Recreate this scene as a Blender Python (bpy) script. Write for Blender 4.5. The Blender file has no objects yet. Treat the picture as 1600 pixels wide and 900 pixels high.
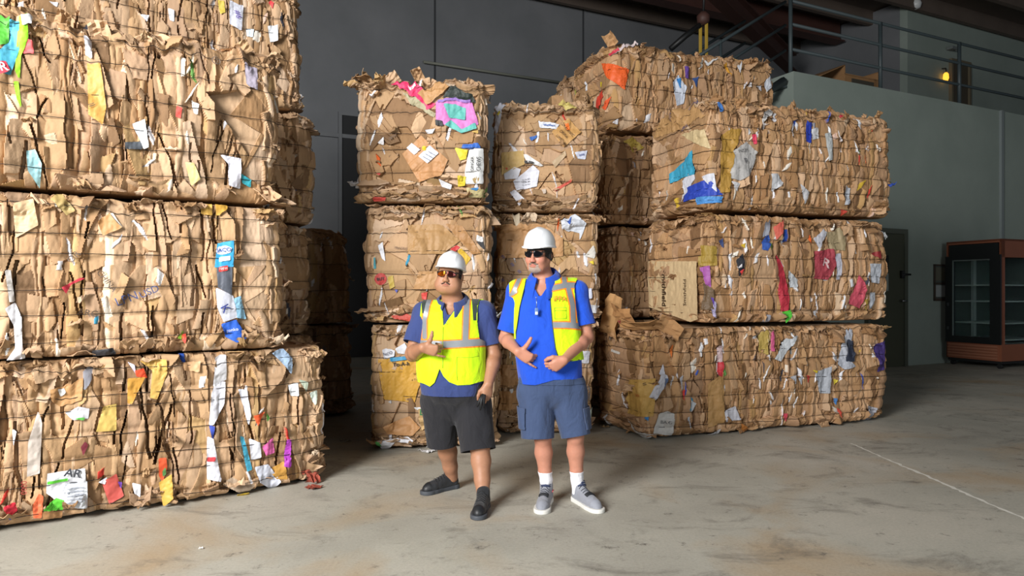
import bpy, bmesh, math, random
import numpy as np
from mathutils import Vector, Matrix
from math import sin, cos, pi, radians, sqrt, atan2

FPX, CAMH, HZ, CX = 1080.0, 1.40, 455.0, 800.0     # focal length in px, camera height, horizon row, centre column (1600x900 frame)
COL = bpy.context.scene.collection

def ground(px, py):
    """point of the floor that the photograph shows at pixel px, py"""
    d = FPX * CAMH / (py - HZ)
    return np.array([(px - CX) / FPX * d, d, 0.0])

def at_depth(px, py, d):
    return np.array([(px - CX) / FPX * d, d, CAMH - (py - HZ) / FPX * d])

def lin(c):
    if isinstance(c, str):
        c = c.lstrip('#'); c = [int(c[i:i+2], 16) / 255 for i in (0, 2, 4)]
    return tuple((x / 12.92 if x <= 0.04045 else ((x + 0.055) / 1.055) ** 2.4) for x in c[:3])

# ---------------------------------------------------------------- objects
def link(o, parent=None):
    COL.objects.link(o)
    if parent is not None:
        o.parent = parent
    return o

def tag(o, label=None, cat=None, group=None, kind=None):
    if label: o['label'] = label
    if cat: o['category'] = cat
    if group: o['group'] = group
    if kind: o['kind'] = kind
    return o

def empty(name, loc=(0, 0, 0), rz=0.0):
    o = bpy.data.objects.new(name, None)
    o.empty_display_size = 0.1
    o.location = loc; o.rotation_euler = (0, 0, rz)
    return link(o)

def mesh_np(name, V, F, mat=None, parent=None, smooth=True, col=None, mats=None, midx=None):
    """one mesh object out of arrays; F is (n,3) or (n,4)"""
    V = np.ascontiguousarray(V, dtype=np.float32); F = np.ascontiguousarray(F, dtype=np.int32)
    me = bpy.data.meshes.new(name)
    n, k = F.shape
    me.vertices.add(len(V)); me.vertices.foreach_set('co', V.ravel())
    me.loops.add(n * k); me.loops.foreach_set('vertex_index', F.ravel())
    me.polygons.add(n)
    me.polygons.foreach_set('loop_start', np.arange(0, n * k, k, dtype=np.int32))
    me.polygons.foreach_set('loop_total', np.full(n, k, dtype=np.int32))
    me.polygons.foreach_set('use_smooth', np.full(n, bool(smooth)))
    for m in (mats or ([mat] if mat else [])):
        me.materials.append(m)
    if midx is not None:
        me.polygons.foreach_set('material_index', np.asarray(midx, dtype=np.int32))
    me.update(calc_edges=True)
    if col is not None:
        a = me.attributes.new('tint', 'FLOAT_COLOR', 'POINT')
        c = np.ones((len(V), 4), dtype=np.float32); c[:, :3] = col
        a.data.foreach_set('color', c.ravel())
    o = bpy.data.objects.new(name, me)
    return link(o, parent)

class MB:
    """collects simple solids and links them as one mesh"""
    def __init__(s): s.bm = bmesh.new(); s.mi = 0
    def _fin(s, vs):
        for f in {f for v in vs for f in v.link_faces}: f.material_index = s.mi
        return vs
    def box(s, c, size, rot=None, bevel=0.0):
        r = bmesh.ops.create_cube(s.bm, size=1.0)
        vs = r['verts']
        M = Matrix.Translation(Vector(c)) @ (rot.to_4x4() if rot is not None else Matrix()) @ Matrix.Diagonal((*size, 1))
        bmesh.ops.transform(s.bm, matrix=M, verts=vs)
        s._fin(vs)
        if bevel > 0:
            es = list({e for v in vs for e in v.link_edges})
            rb = bmesh.ops.bevel(s.bm, geom=es, offset=bevel, segments=2, affect='EDGES', profile=0.5, clamp_overlap=True)
            for f in rb['faces']: f.material_index = s.mi
        return s
    def tube(s, pts, r, n=8, closed=False, cap=True):
        pts = [Vector(p) for p in pts]; N = len(pts)
        rr = r if hasattr(r, '__len__') else [r] * N
        rings = []
        up = None
        for i, p in enumerate(pts):
            a = pts[i - 1] if (i > 0 or closed) else p
            b = pts[(i + 1) % N] if (i < N - 1 or closed) else p
            t = (b - a)
            if t.length < 1e-9: t = Vector((0, 0, 1))
            t.normalize()
            if up is None:
                up = Vector((0, 0, 1)) if abs(t.z) < .9 else Vector((0, 1, 0))
            x = t.cross(up)
            if x.length < 1e-4: x = t.cross(Vector((1, 0, 0)))
            x.normalize(); y = x.cross(t).normalized(); up = y
            rings.append([s.bm.verts.new(p + (x * cos(2*pi*k/n) + y * sin(2*pi*k/n)) * rr[i]) for k in range(n)])
        for i in range(N if closed else N - 1):
            A, B = rings[i], rings[(i + 1) % N]
            for k in range(n):
                f = s.bm.faces.new((A[k], A[(k+1) % n], B[(k+1) % n], B[k])); f.material_index = s.mi; f.smooth = True
        if cap and not closed:
            for R in (rings[0], rings[-1]):
                f = s.bm.faces.new(R); f.material_index = s.mi
        return s
    def lathe(s, prof, c=(0, 0, 0), n=24, rot=None):
        rot = rot or Matrix.Identity(3)
        rings = []
        for (r, z) in prof:
            rings.append([s.bm.verts.new(Vector(c) + rot @ Vector((r*cos(2*pi*k/n), r*sin(2*pi*k/n), z))) for k in range(n)])
        for A, B in zip(rings, rings[1:]):
            for k in range(n):
                f = s.bm.faces.new((A[k], A[(k+1) % n], B[(k+1) % n], B[k])); f.material_index = s.mi; f.smooth = True
        for R in (rings[0], rings[-1]):
            f = s.bm.faces.new(R); f.material_index = s.mi
        return s
    def quad(s, *pts):
        f = s.bm.faces.new([s.bm.verts.new(Vector(p)) for p in pts]); f.material_index = s.mi
        return s
    def prism(s, poly, vec):
        """polygon (list of 3D points) extruded along vec"""
        a = [s.bm.verts.new(Vector(p)) for p in poly]; b = [s.bm.verts.new(Vector(p) + Vector(vec)) for p in poly]
        n = len(poly)
        fs = [s.bm.faces.new(a), s.bm.faces.new(b[::-1])] + [s.bm.faces.new((a[i], b[i], b[(i+1) % n], a[(i+1) % n])) for i in range(n)]
        for f in fs: f.material_index = s.mi
        return s
    def build(s, name, mats, parent=None, smooth=False):
        bmesh.ops.recalc_face_normals(s.bm, faces=s.bm.faces)
        me = bpy.data.meshes.new(name); s.bm.to_mesh(me); s.bm.free()
        for m in (mats if isinstance(mats, (list, tuple)) else [mats]): me.materials.append(m)
        if smooth:
            me.polygons.foreach_set('use_smooth', [True] * len(me.polygons))
        o = bpy.data.objects.new(name, me)
        return link(o, parent)

# ---------------------------------------------------------------- noise on arrays
def _hash(ix, iy, iz, seed):
    n = (ix * 374761393 + iy * 668265263 + iz * 2147483647 + seed * 974634777) & 0xffffffff
    n = ((n ^ (n >> 13)) * 1274126177) & 0xffffffff
    n = ((n ^ (n >> 16)) * 2246822519) & 0xffffffff
    return ((n ^ (n >> 15)) & 0xffffff).astype(np.float64) / 0xffffff * 2 - 1

def vnoise2(x, y, seed=0):
    x = np.asarray(x, float); y = np.asarray(y, float)
    ix = np.floor(x).astype(np.int64); iy = np.floor(y).astype(np.int64)
    fx = x - ix; fy = y - iy
    fx = fx*fx*(3-2*fx); fy = fy*fy*(3-2*fy)
    z = np.zeros_like(ix)
    a = _hash(ix, iy, z, seed); b = _hash(ix+1, iy, z, seed); c = _hash(ix, iy+1, z, seed); d = _hash(ix+1, iy+1, z, seed)
    return (a*(1-fx)+b*fx)*(1-fy) + (c*(1-fx)+d*fx)*fy

def vnoise3(P, seed=0):
    I = np.floor(P).astype(np.int64); f = P - I; f = f*f*(3-2*f)
    out = 0
    for dx in (0, 1):
        wx = f[:, 0] if dx else 1-f[:, 0]
        for dy in (0, 1):
            wy = f[:, 1] if dy else 1-f[:, 1]
            for dz in (0, 1):
                wz = f[:, 2] if dz else 1-f[:, 2]
                out = out + wx*wy*wz*_hash(I[:, 0]+dx, I[:, 1]+dy, I[:, 2]+dz, seed)
    return out

# ---------------------------------------------------------------- materials
MATS = {}
def nodes(name):
    m = bpy.data.materials.new(name); m.use_nodes = True
    nt = m.node_tree; b = nt.nodes['Principled BSDF']
    return m, nt, b
def N(nt, typ, **kw):
    n = nt.nodes.new(typ)
    for k, v in kw.items():
        if k in n.inputs.keys() if hasattr(n.inputs, 'keys') else False:
            n.inputs[k].default_value = v
        else:
            setattr(n, k, v)
    return n
def mat(name, color, rough=0.6, metal=0.0, noise=0.0, nscale=20.0, bump=0.0, bscale=60.0, coat=0.0, spec=None, sheen=0.0, trans=0.0):
    """plain surface: base colour broken up by object-space noise, optional bump"""
    if name in MATS: return MATS[name]
    m, nt, b = nodes(name)
    c = lin(color)
    b.inputs['Base Color'].default_value = (*c, 1); b.inputs['Roughness'].default_value = rough; b.inputs['Metallic'].default_value = metal
    if coat: b.inputs['Coat Weight'].default_value = coat
    if spec is not None: b.inputs['Specular IOR Level'].default_value = spec
    if sheen: b.inputs['Sheen Weight'].default_value = sheen
    if trans: b.inputs['Transmission Weight'].default_value = trans
    tc = nt.nodes.new('ShaderNodeTexCoord')
    if noise:
        n = nt.nodes.new('ShaderNodeTexNoise'); n.inputs['Scale'].default_value = nscale; n.inputs['Detail'].default_value = 5
        nt.links.new(tc.outputs['Object'], n.inputs['Vector'])
        mx = nt.nodes.new('ShaderNodeMix'); mx.data_type = 'RGBA'
        mx.inputs[6].default_value = (*[x*(1-noise) for x in c], 1); mx.inputs[7].default_value = (*[min(1, x*(1+noise)) for x in c], 1)
        nt.links.new(n.outputs['Fac'], mx.inputs[0]); nt.links.new(mx.outputs[2], b.inputs['Base Color'])
    if bump:
        n = nt.nodes.new('ShaderNodeTexNoise'); n.inputs['Scale'].default_value = bscale; n.inputs['Detail'].default_value = 4
        nt.links.new(tc.outputs['Object'], n.inputs['Vector'])
        bp = nt.nodes.new('ShaderNodeBump'); bp.inputs['Strength'].default_value = bump; bp.inputs['Distance'].default_value = 0.01
        nt.links.new(n.outputs['Fac'], bp.inputs['Height']); nt.links.new(bp.outputs[0], b.inputs['Normal'])
    MATS[name] = m
    return m
def tint_mat(name, rough=0.8, spec=0.3, noise=0.12, nscale=35.0, bump=0.15, bscale=90.0, sss=0.0):
    """surface whose own colour is stored per vertex in 'tint'"""
    if name in MATS: return MATS[name]
    m, nt, b = nodes(name)
    at = nt.nodes.new('ShaderNodeAttribute'); at.attribute_name = 'tint'
    tc = nt.nodes.new('ShaderNodeTexCoord')
    n = nt.nodes.new('ShaderNodeTexNoise'); n.inputs['Scale'].default_value = nscale; n.inputs['Detail'].default_value = 6
    nt.links.new(tc.outputs['Object'], n.inputs['Vector'])
    mr = nt.nodes.new('ShaderNodeMapRange'); mr.inputs['To Min'].default_value = 1-noise*2; mr.inputs['To Max'].default_value = 1+noise*2
    nt.links.new(n.outputs['Fac'], mr.inputs['Value'])
    mx = nt.nodes.new('ShaderNodeMix'); mx.data_type = 'RGBA'; mx.blend_type = 'MULTIPLY'; mx.inputs[0].default_value = 1
    nt.links.new(at.outputs['Color'], mx.inputs[6]); nt.links.new(mr.outputs[0], mx.inputs[7])
    nt.links.new(mx.outputs[2], b.inputs['Base Color'])
    b.inputs['Roughness'].default_value = rough; b.inputs['Specular IOR Level'].default_value = spec
    if sss:
        b.inputs['Subsurface Weight'].default_value = sss
        b.inputs['Subsurface Radius'].default_value = (0.012, 0.005, 0.003); b.inputs['Subsurface Scale'].default_value = 1.0
    if bump:
        n2 = nt.nodes.new('ShaderNodeTexNoise'); n2.inputs['Scale'].default_value = bscale; n2.inputs['Detail'].default_value = 4
        nt.links.new(tc.outputs['Object'], n2.inputs['Vector'])
        bp = nt.nodes.new('ShaderNodeBump'); bp.inputs['Strength'].default_value = bump; bp.inputs['Distance'].default_value = 0.01
        nt.links.new(n2.outputs['Fac'], bp.inputs['Height']); nt.links.new(bp.outputs[0], b.inputs['Normal'])
    MATS[name] = m
    return m
# ================================================================ THE HALL
def floor_material():
    m, nt, b = nodes('concrete_floor'); L = nt.links
    tc = nt.nodes.new('ShaderNodeTexCoord')
    def noise(scale, detail=6, rough=.6, vec=None, dist=0.0):
        n = nt.nodes.new('ShaderNodeTexNoise'); n.inputs['Scale'].default_value = scale; n.inputs['Detail'].default_value = detail; n.inputs['Roughness'].default_value = rough; n.inputs['Distortion'].default_value = dist
        L.new(vec or tc.outputs['Object'], n.inputs['Vector']); return n.outputs['Fac']
    def ramp(f, stops):
        r = nt.nodes.new('ShaderNodeValToRGB'); r.color_ramp.elements[0].position = stops[0][0]; r.color_ramp.elements[0].color = stops[0][1]
        r.color_ramp.elements[1].position = stops[-1][0]; r.color_ramp.elements[1].color = stops[-1][1]
        for p, c in stops[1:-1]:
            e = r.color_ramp.elements.new(p); e.color = c
        L.new(f, r.inputs[0]); return r.outputs[0]
    def mix(a, bb, fac, mode='MIX'):
        x = nt.nodes.new('ShaderNodeMix'); x.data_type = 'RGBA'; x.blend_type = mode
        for i, q in ((6, a), (7, bb), (0, fac)):
            if isinstance(q, (tuple, float, int)): x.inputs[i].default_value = q
            else: L.new(q, x.inputs[i])
        return x.outputs[2]
    g = lambda h: (*lin(h), 1)
    base = ramp(noise(.55, 8, .62), [(.3, g('#98968c')), (.5, g('#aca99d')), (.7, g('#b9b3a6'))])
    rust = ramp(noise(.9, 5, .5, dist=.6), [(.52, (0, 0, 0, 1)), (.72, (1, 1, 1, 1))])
    base = mix(base, g('#a8957a'), rust)
    mp = nt.nodes.new('ShaderNodeMapping'); mp.inputs['Scale'].default_value = (1.0, 1.7, 1); mp.inputs['Rotation'].default_value = (0, 0, -.6); L.new(tc.outputs['Object'], mp.inputs[0])
    streak = ramp(noise(1.5, 12, .75, mp.outputs[0], .8), [(.52, (0, 0, 0, 1)), (.70, (.8, .8, .8, 1))])
    base = mix(base, g('#6a665e'), streak)
    mp2 = nt.nodes.new('ShaderNodeMapping'); mp2.inputs['Location'].default_value = (3.1, 1.7, 0); L.new(tc.outputs['Object'], mp2.inputs[0])
    spot = ramp(noise(7, 12, .8, mp2.outputs[0]), [(.57, (0, 0, 0, 1)), (.66, (.85, .85, .85, 1))])
    base = mix(base, g('#5a5650'), spot)
    fine = ramp(noise(60, 6, .7), [(.3, (.86, .86, .86, 1)), (.7, (1.1, 1.1, 1.1, 1))])
    base = mix(base, fine, 1.0, 'MULTIPLY')
    pale = ramp(noise(1.3, 9, .75, mp2.outputs[0], .3), [(.62, (0, 0, 0, 1)), (.78, (.5, .5, .5, 1))])
    base = mix(base, g('#c9c4ba'), pale)
    L.new(base, b.inputs['Base Color'])
    rr = ramp(noise(1.1, 6, .6), [(.3, (.5, .5, .5, 1)), (.7, (.78, .78, .78, 1))]); L.new(rr, b.inputs['Roughness'])
    b.inputs['Specular IOR Level'].default_value = .35
    bp = nt.nodes.new('ShaderNodeBump'); bp.inputs['Strength'].default_value = .12; bp.inputs['Distance'].default_value = .01
    L.new(noise(30, 8, .7), bp.inputs['Height']); L.new(bp.outputs[0], b.inputs['Normal'])
    return m

def wall_material(name, c1, c2, rough=.8):
    m, nt, b = nodes(name); L = nt.links
    tc = nt.nodes.new('ShaderNodeTexCoord')
    n = nt.nodes.new('ShaderNodeTexNoise'); n.inputs['Scale'].default_value = .8; n.inputs['Detail'].default_value = 8; n.inputs['Roughness'].default_value = .6; L.new(tc.outputs['Object'], n.inputs['Vector'])
    r = nt.nodes.new('ShaderNodeValToRGB'); r.color_ramp.elements[0].position = .3; r.color_ramp.elements[0].color = (*lin(c1), 1); r.color_ramp.elements[1].position = .7; r.color_ramp.elements[1].color = (*lin(c2), 1)
    L.new(n.outputs['Fac'], r.inputs[0]); L.new(r.outputs[0], b.inputs['Base Color'])
    b.inputs['Roughness'].default_value = rough
    n2 = nt.nodes.new('ShaderNodeTexNoise'); n2.inputs['Scale'].default_value = 25; n2.inputs['Detail'].default_value = 6; L.new(tc.outputs['Object'], n2.inputs['Vector'])
    bp = nt.nodes.new('ShaderNodeBump'); bp.inputs['Strength'].default_value = .15; bp.inputs['Distance'].default_value = .01; L.new(n2.outputs['Fac'], bp.inputs['Height']); L.new(bp.outputs[0], b.inputs['Normal'])
    return m

WP = np.array([8.25, 13.4]); WU = np.array([.9, .436]); WU = WU/np.linalg.norm(WU); WN = np.array([WU[1], -WU[0]])   # right wall: point, run, normal towards the hall
def wallpt(t, out=0.0, z=0.0):
    p = WP + WU*t + WN*out
    return (p[0], p[1], z)
def wall_t(px):
    """parameter along the right wall where column px meets it"""
    k = (px-CX)/FPX
    return (k*WP[1]-WP[0])/(WU[0]-k*WU[1])
def wall_at(px, py, out=0.0):
    k = (px-CX)/FPX; P = WP+WN*out
    t = (k*P[1]-P[0])/(WU[0]-k*WU[1]); p = P+WU*t
    return t, CAMH-(py-HZ)/FPX*p[1]

M_FLOOR = floor_material()
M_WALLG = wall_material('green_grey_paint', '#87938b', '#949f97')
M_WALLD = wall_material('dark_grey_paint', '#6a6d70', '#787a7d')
M_STEEL_BR = mat('brown_steel', '#4a2f28', rough=.6, noise=.2, nscale=4)
M_DECK = mat('roof_deck', '#5d5148', rough=.8, noise=.25, nscale=2)
M_RAIL = mat('rail_paint', '#3f4a4d', rough=.5)
M_BLACK = mat('black_paint', '#141516', rough=.5)

WROT = Matrix.Rotation(atan2(WU[1], WU[0]), 3, 'Z')
TL = wall_t(1240)                                   # left end of the wall under the gallery
GZ = 5.13                                           # gallery floor
BO = 6.2                                            # how far the back wall stands behind the wall under the gallery

def wslab(name, t0, t1, out0, out1, z0, z1, m, kind='structure', parent=None):
    mb = MB(); tm, om = (t0+t1)/2, (out0+out1)/2
    mb.box(wallpt(tm, om, (z0+z1)/2), (abs(t1-t0), abs(out1-out0), z1-z0), WROT)
    o = mb.build(name, m, parent)
    if kind: o['kind'] = kind
    return o

f = MB().box((1.5, 8.5, -.1), (34, 33, .2)).build('floor', M_FLOOR); f['kind'] = 'structure'
wslab('wall_right', TL, TL+18, 0, -.25, 0, GZ, M_WALLG)
wslab('wall_gallery_side', TL, TL+.25, -.25, -BO, 0, GZ, M_WALLG)
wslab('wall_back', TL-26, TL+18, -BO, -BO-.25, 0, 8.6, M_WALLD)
wslab('trim_1', TL+.25, TL+18, -.25, -BO, GZ-.18, GZ-.02, M_WALLG)         # gallery floor slab
wslab('trim_2', TL-26, TL-.5, -BO+.07, -BO, 4.62, 4.70, M_WALLD)            # ledge along the back wall
# upper room on the gallery: its corner stands at column 1418
tc_ = 3.0
k = (1418-CX)/FPX
# corner point on the line 2.6 m behind the gallery edge
Pc = WP-WN*2.6; tcor = (k*Pc[1]-Pc[0])/(WU[0]-k*WU[1])
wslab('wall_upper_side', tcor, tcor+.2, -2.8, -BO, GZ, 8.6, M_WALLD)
wslab('wall_upper_front', tcor, TL+18, -2.6, -2.8, GZ, 8.6, M_WALLG)
wslab('trim_3', wall_t(1563)-.04, wall_t(1563)+.04, .05, 0, 2.45, GZ, mat('pale_conduit', '#7d8686', rough=.5))

# left and rear walls: outside the picture, they close the hall; the loading opening lets the daylight in
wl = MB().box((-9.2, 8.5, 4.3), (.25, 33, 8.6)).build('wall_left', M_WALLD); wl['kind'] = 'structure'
# roof deck with purlins
mb = MB()
mb.box((1.5, 8.5, 8.7), (34, 33, .12))
ce = mb.build('ceiling', M_DECK); ce['kind'] = 'structure'
for i in range(15):
    pu = wslab('trim_purlin', TL-14, TL+18, -5.9+i*1.15-.06, -5.9+i*1.15+.06, 8.28, 8.64, M_DECK)
# brown roof girder running from the back towards the viewer
def girder(a, b, w, h, name, m):
    a, b = Vector(a), Vector(b); d = b-a; L_ = d.length; rot = d.to_track_quat('X', 'Z').to_matrix()
    mb = MB(); c = (a+b)/2
    mb.box(c, (L_, .03, h), rot); mb.box(c+rot@Vector((0, 0, h/2)), (L_, w, .03), rot); mb.box(c-rot@Vector((0, 0, h/2)), (L_, w, .03), rot)
    o = mb.build(name, m); o['kind'] = 'structure'; return o
# ================================================================ BALES
KRAFT = [tuple(np.array(lin(c))*(1.0, .98, 1.03)) for c in ('#bd9d78', '#b0906a', '#c6a986', '#a7865f', '#b7976f', '#bfa17d', '#9c7b56', '#cfb494', '#b29474', '#92734f', '#bb9b6a', '#ad8e67', '#866a4c', '#d9c4a6')]
KRAFT_W = np.array([3, 3, 2.5, 2, 3, 2.5, 1.4, 1.2, 2, 1.0, .8, 1.5, 1.2, .5]); KRAFT_W = KRAFT_W / KRAFT_W.sum()
DARKK = lin('#9a7a56')
WHITE = lin('#e6e6ea')
BITS = [lin(c) for c in ('#e8e8ee', '#e4e6ea', '#dcdde2', '#e8e2d6', '#c9a83c', '#c23b32', '#2f52a8', '#d8622c', '#3f8fae', '#b8b2a8', '#8c8c94', '#3c3f4a', '#d9b9a8', '#5f8f4a')]
M_CARD = tint_mat('cardboard', rough=0.85, spec=0.25, noise=0.07, nscale=9, bump=0.25, bscale=70)
M_SCRAP = tint_mat('printed_scrap', rough=0.55, spec=0.4, noise=0.05, nscale=12, bump=0.15, bscale=60)
M_WIRE = mat('baling_steel', '#2e2a28', rough=0.5, metal=0.6)
BALES = {}

class Bale:
    def __init__(B, key, p0, u, L, W, z0, H, label, group, front='strata', right='panels', left='panels', res=0.007, fine=None,
                 rc=0.14, seed=1, lean=(0, 0), nwire=6, flaps=26, bits=26, sag=0.03, top_rag=0.035, amp=1.0, wire_r=0.0022, covered=False, tone=(1, 1, 1)):
        """p0: front-left floor corner, u: unit direction of the front; the bale reaches W back from its front."""
        B.key, B.L, B.W, B.z0, B.H, B.rc = key, L, W, z0, H, rc; B.covered = covered; B.tone = np.array(tone)
        B.u = np.array([u[0], u[1]]) / math.hypot(*u); B.n = np.array([-B.u[1], B.u[0]])
        B.p0 = np.array(p0[:2], float); B.seed = seed; B.lean = lean
        B.rng = np.random.default_rng(seed); B.amp = amp
        B.per = 2*(L+W)
        a, b = fine if fine else (-W*0.6, L+W*0.6)
        nfine = max(8, int((b-a)/res)); coarse = B.per-(b-a)
        s = np.concatenate([np.linspace(a, b, nfine), b + coarse*np.arange(1, int(coarse/0.06))/int(coarse/0.06)])
        B.s = s; B.v = np.linspace(0, H, max(8, int(H/res)+1)); B.ifine = nfine; B.fa, B.fb = a, b
        Ns, Nv = len(B.s), len(B.v)
        B.h = np.full((Ns, Nv), -0.06); B.c = np.tile(np.array(DARKK), (Ns, Nv, 1))
        rng = B.rng
        sides = {'front': (0, L, front), 'right': (L, L+W, right), 'left': (-W, 0, left)}
        for nm, (s0, s1, st) in sides.items():
            lo, hi = max(s0, a), min(s1, b)
            if hi-lo < 0.05: continue
            if st == 'strata': B.strata(lo, hi, bits if nm == 'front' else 5)
            else: B.panels(lo, hi, bits if nm == 'front' else 4)
        # crumple, bulge between the wires, broad swell, rounded top and bottom edges
        S, Vv = np.meshgrid(B.s, B.v, indexing='ij')
        B.h += 0.0034*amp*vnoise2(S*22, Vv*7, seed) + 0.0022*amp*vnoise2(S*60, Vv*22, seed+1) + sag*vnoise2(S*1.3+seed, Vv*1.9, seed+2)
        jit = rng.uniform(-.02, .02, nwire)
        B.wires = [H*(i+0.55)/nwire + jit[i] for i in range(nwire)]
        for w in B.wires:
            B.h -= 0.014*np.exp(-((Vv-w)/0.022)**2)
        B.h += 0.03*np.sin(np.pi*np.clip(Vv/H, 0, 1)) - 0.012
        r = 0.075
        for e in (Vv, H-Vv):
            q = np.clip((r-e)/r, 0, 1)
            B.h -= r*(1-np.sqrt(np.maximum(0, 1-q*q)))*0.8
        # ragged top: whole strips rise or fall
        e = 0.6*vnoise2(B.s*18, 0*B.s, seed+5) + 0.5*vnoise2(B.s*45, 0*B.s, seed+6) + .8*vnoise2(B.s*2.2, 0*B.s, seed+7)
        B.rag = np.minimum(top_rag*e-.004, 0) if covered else top_rag*e
        B.root = empty('cardboard_bale', (*B.base_centre(), z0))
        tag(B.root, label, 'bale', group)
        B.build_body()
        B.build_wires(wire_r)
        if flaps: B.build_flaps(flaps)
        BALES[key] = B

    def base_centre(B):
        return B.p0 + B.u*B.L/2 + B.n*B.W/2

    # ---- perimeter: (s) -> plan point, outward normal
    def plan(B, s, h=0.0):
        s = np.asarray(s, float); L, W, rc = B.L, B.W, B.rc
        sm = np.mod(s + rc, B.per) - rc            # in [-rc, per-rc)
        cs = np.array([0, L, L+W, 2*L+W, B.per])
        corner = np.array([[0, 0], [L, 0], [L, W], [0, W], [0, 0]], float)
        dirs = np.array([[1, 0], [0, 1], [-1, 0], [0, -1]], float)
        nrm = np.array([[0, -1], [1, 0], [0, 1], [-1, 0]], float)
        P = np.zeros(sm.shape+(2,)); Nn = np.zeros_like(P)
        for k in range(4):
            m = (sm >= cs[k]+rc) & (sm <= cs[k+1]-rc)
            P[m] = corner[k] + dirs[k]*(sm[m]-cs[k])[..., None]; Nn[m] = nrm[k]
        for k in range(4):                          # arcs round corner k (between side k-1 and k)
            m = (sm > cs[k]-rc) & (sm < cs[k]+rc)
            if k == 0: m |= (sm > B.per-rc)
            t = (np.where(sm[m] > B.per-rc-1e-9, sm[m]-B.per, sm[m]) - (cs[k]-rc))/(2*rc) * pi/2
            n0, n1 = nrm[k-1], nrm[k]
            nn = n0*np.cos(t)[..., None] + n1*np.sin(t)[..., None]
            cc = corner[k] - (n0+n1)*rc
            P[m] = cc + nn*rc; Nn[m] = nn
        Pw = B.p0 + P[..., :1]*B.u + P[..., 1:]*B.n
        Nw = Nn[..., :1]*B.u + Nn[..., 1:]*B.n
        return Pw, Nw

    def surf(B, s, v, h):
        """world point at perimeter s, height v, pushed out by h"""
        s, v, h = np.broadcast_arrays(np.asarray(s, float), np.asarray(v, float), np.asarray(h, float))
        P, Nn = B.plan(s)
        Pw = P + Nn*h[..., None]
        rag = np.interp(np.mod(s-B.fa, B.per)+B.fa, B.s, B.rag)
        f = v/B.H
        z = B.z0 + v + rag*np.clip(f, 0, 1.2)**4
        Pw = Pw + np.outer(f.ravel(), np.array(B.lean)).reshape(f.shape+(2,))
        return np.concatenate([Pw, z[..., None]], -1)

    def hat(B, s, v):
        """surface offset at (s, v), bilinear"""
        s = np.mod(np.asarray(s, float)-B.fa, B.per)+B.fa
        i = np.clip(np.searchsorted(B.s, s)-1, 0, len(B.s)-2); a = np.clip((s-B.s[i])/(B.s[i+1]-B.s[i]), 0, 1)
        dv = B.v[1]-B.v[0]; jf = np.clip(np.asarray(v, float)/dv, 0, len(B.v)-1.001); j = jf.astype(int); b = jf-j
        h = B.h
        return (h[i, j]*(1-a)+h[i+1, j]*a)*(1-b) + (h[i, j+1]*(1-a)+h[i+1, j+1]*a)*b

    def hmax(B, s, v, r=0.02):
        m = np.max([B.hat(s+ds, v+dv) for ds in (-r, 0, r) for dv in (-r, 0, r)], 0)
        for s0, s1, v0, v1, h in getattr(B, 'flats', ()):
            m = np.where((s > s0) & (s < s1) & (v > v0) & (v < v1), np.maximum(m*.15+h*.85, h), m)
        return m

    # ---- painting sheets into the height field
    def stamp(B, sc, vc, hw, hh, ang, h0, tu=0., tv=0., bulge=0., col=None, wav=0.0, always=False, slant=0.0, rel=False, shade=1.0):
        R = abs(hw)+abs(hh) if abs(sin(ang)) > .3 else hw + abs(sin(ang))*hh + wav*2 + .01
        Rv = hh*abs(cos(ang)) + hw*abs(sin(ang)) + .01
        i0, i1 = np.searchsorted(B.s[:B.ifine], [sc-R, sc+R]); dv = B.v[1]
        j0, j1 = max(0, int((vc-Rv)/dv)), min(len(B.v), int((vc+Rv)/dv)+2)
        if i1-i0 < 1 or j1-j0 < 1: return
        ds = (B.s[i0:i1]-sc)[:, None]; d2 = (B.v[j0:j1]-vc)[None, :]
        ca, sa = cos(ang), sin(ang)
        a = ds*ca + d2*sa; b = -ds*sa + d2*ca
        if wav:
            ph = B.rng.uniform(0, 6.28, 3)
            a = a + wav*(np.sin(b*9+ph[0])*.6 + np.sin(b*23+ph[1])*.3 + np.sin(b*51+ph[2])*.12)
        w = hw*(1+0.25*np.sin(b*7+sc*50)) if wav else hw
        q = a/w; r = b/hh
        m = (np.abs(q) < 1) & (np.abs(r + slant*q) < 1)
        if not m.any(): return
        hz = h0 + tu*a + tv*b + bulge*(1-q*q)
        H = B.h[i0:i1, j0:j1]
        if rel: hz = hz + np.median(H[m])
        if not always: m &= hz > H
        H[m] = np.broadcast_to(hz, H.shape)[m]
        if col is not None:
            Cc = B.c[i0:i1, j0:j1]
            k = np.broadcast_to(shade, H.shape)[m][:, None]
            Cc[m] = np.array(col)*k

    def kraft(B):
        rng = B.rng
        return np.array(KRAFT[rng.choice(len(KRAFT), p=KRAFT_W)])*B.tone*rng.uniform(.76, 1.12)

    def bits(B, n, lo, hi):
        rng = B.rng
        for _ in range(n):
            c = BITS[int(rng.integers(len(BITS))) if rng.random() < .35 else int(rng.integers(4))]
            big = rng.random() < .25
            B.stamp(rng.uniform(lo, hi), rng.uniform(0.03, B.H), rng.uniform(.005, .013) if not big else rng.uniform(.012, .025), rng.uniform(.02, .07), rng.normal(0, .3), .003, rng.normal(0, .35), rng.normal(0, .15), 0.005,
                    col=c, wav=.012, always=True, slant=rng.uniform(-.8, .8), rel=True)

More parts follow.
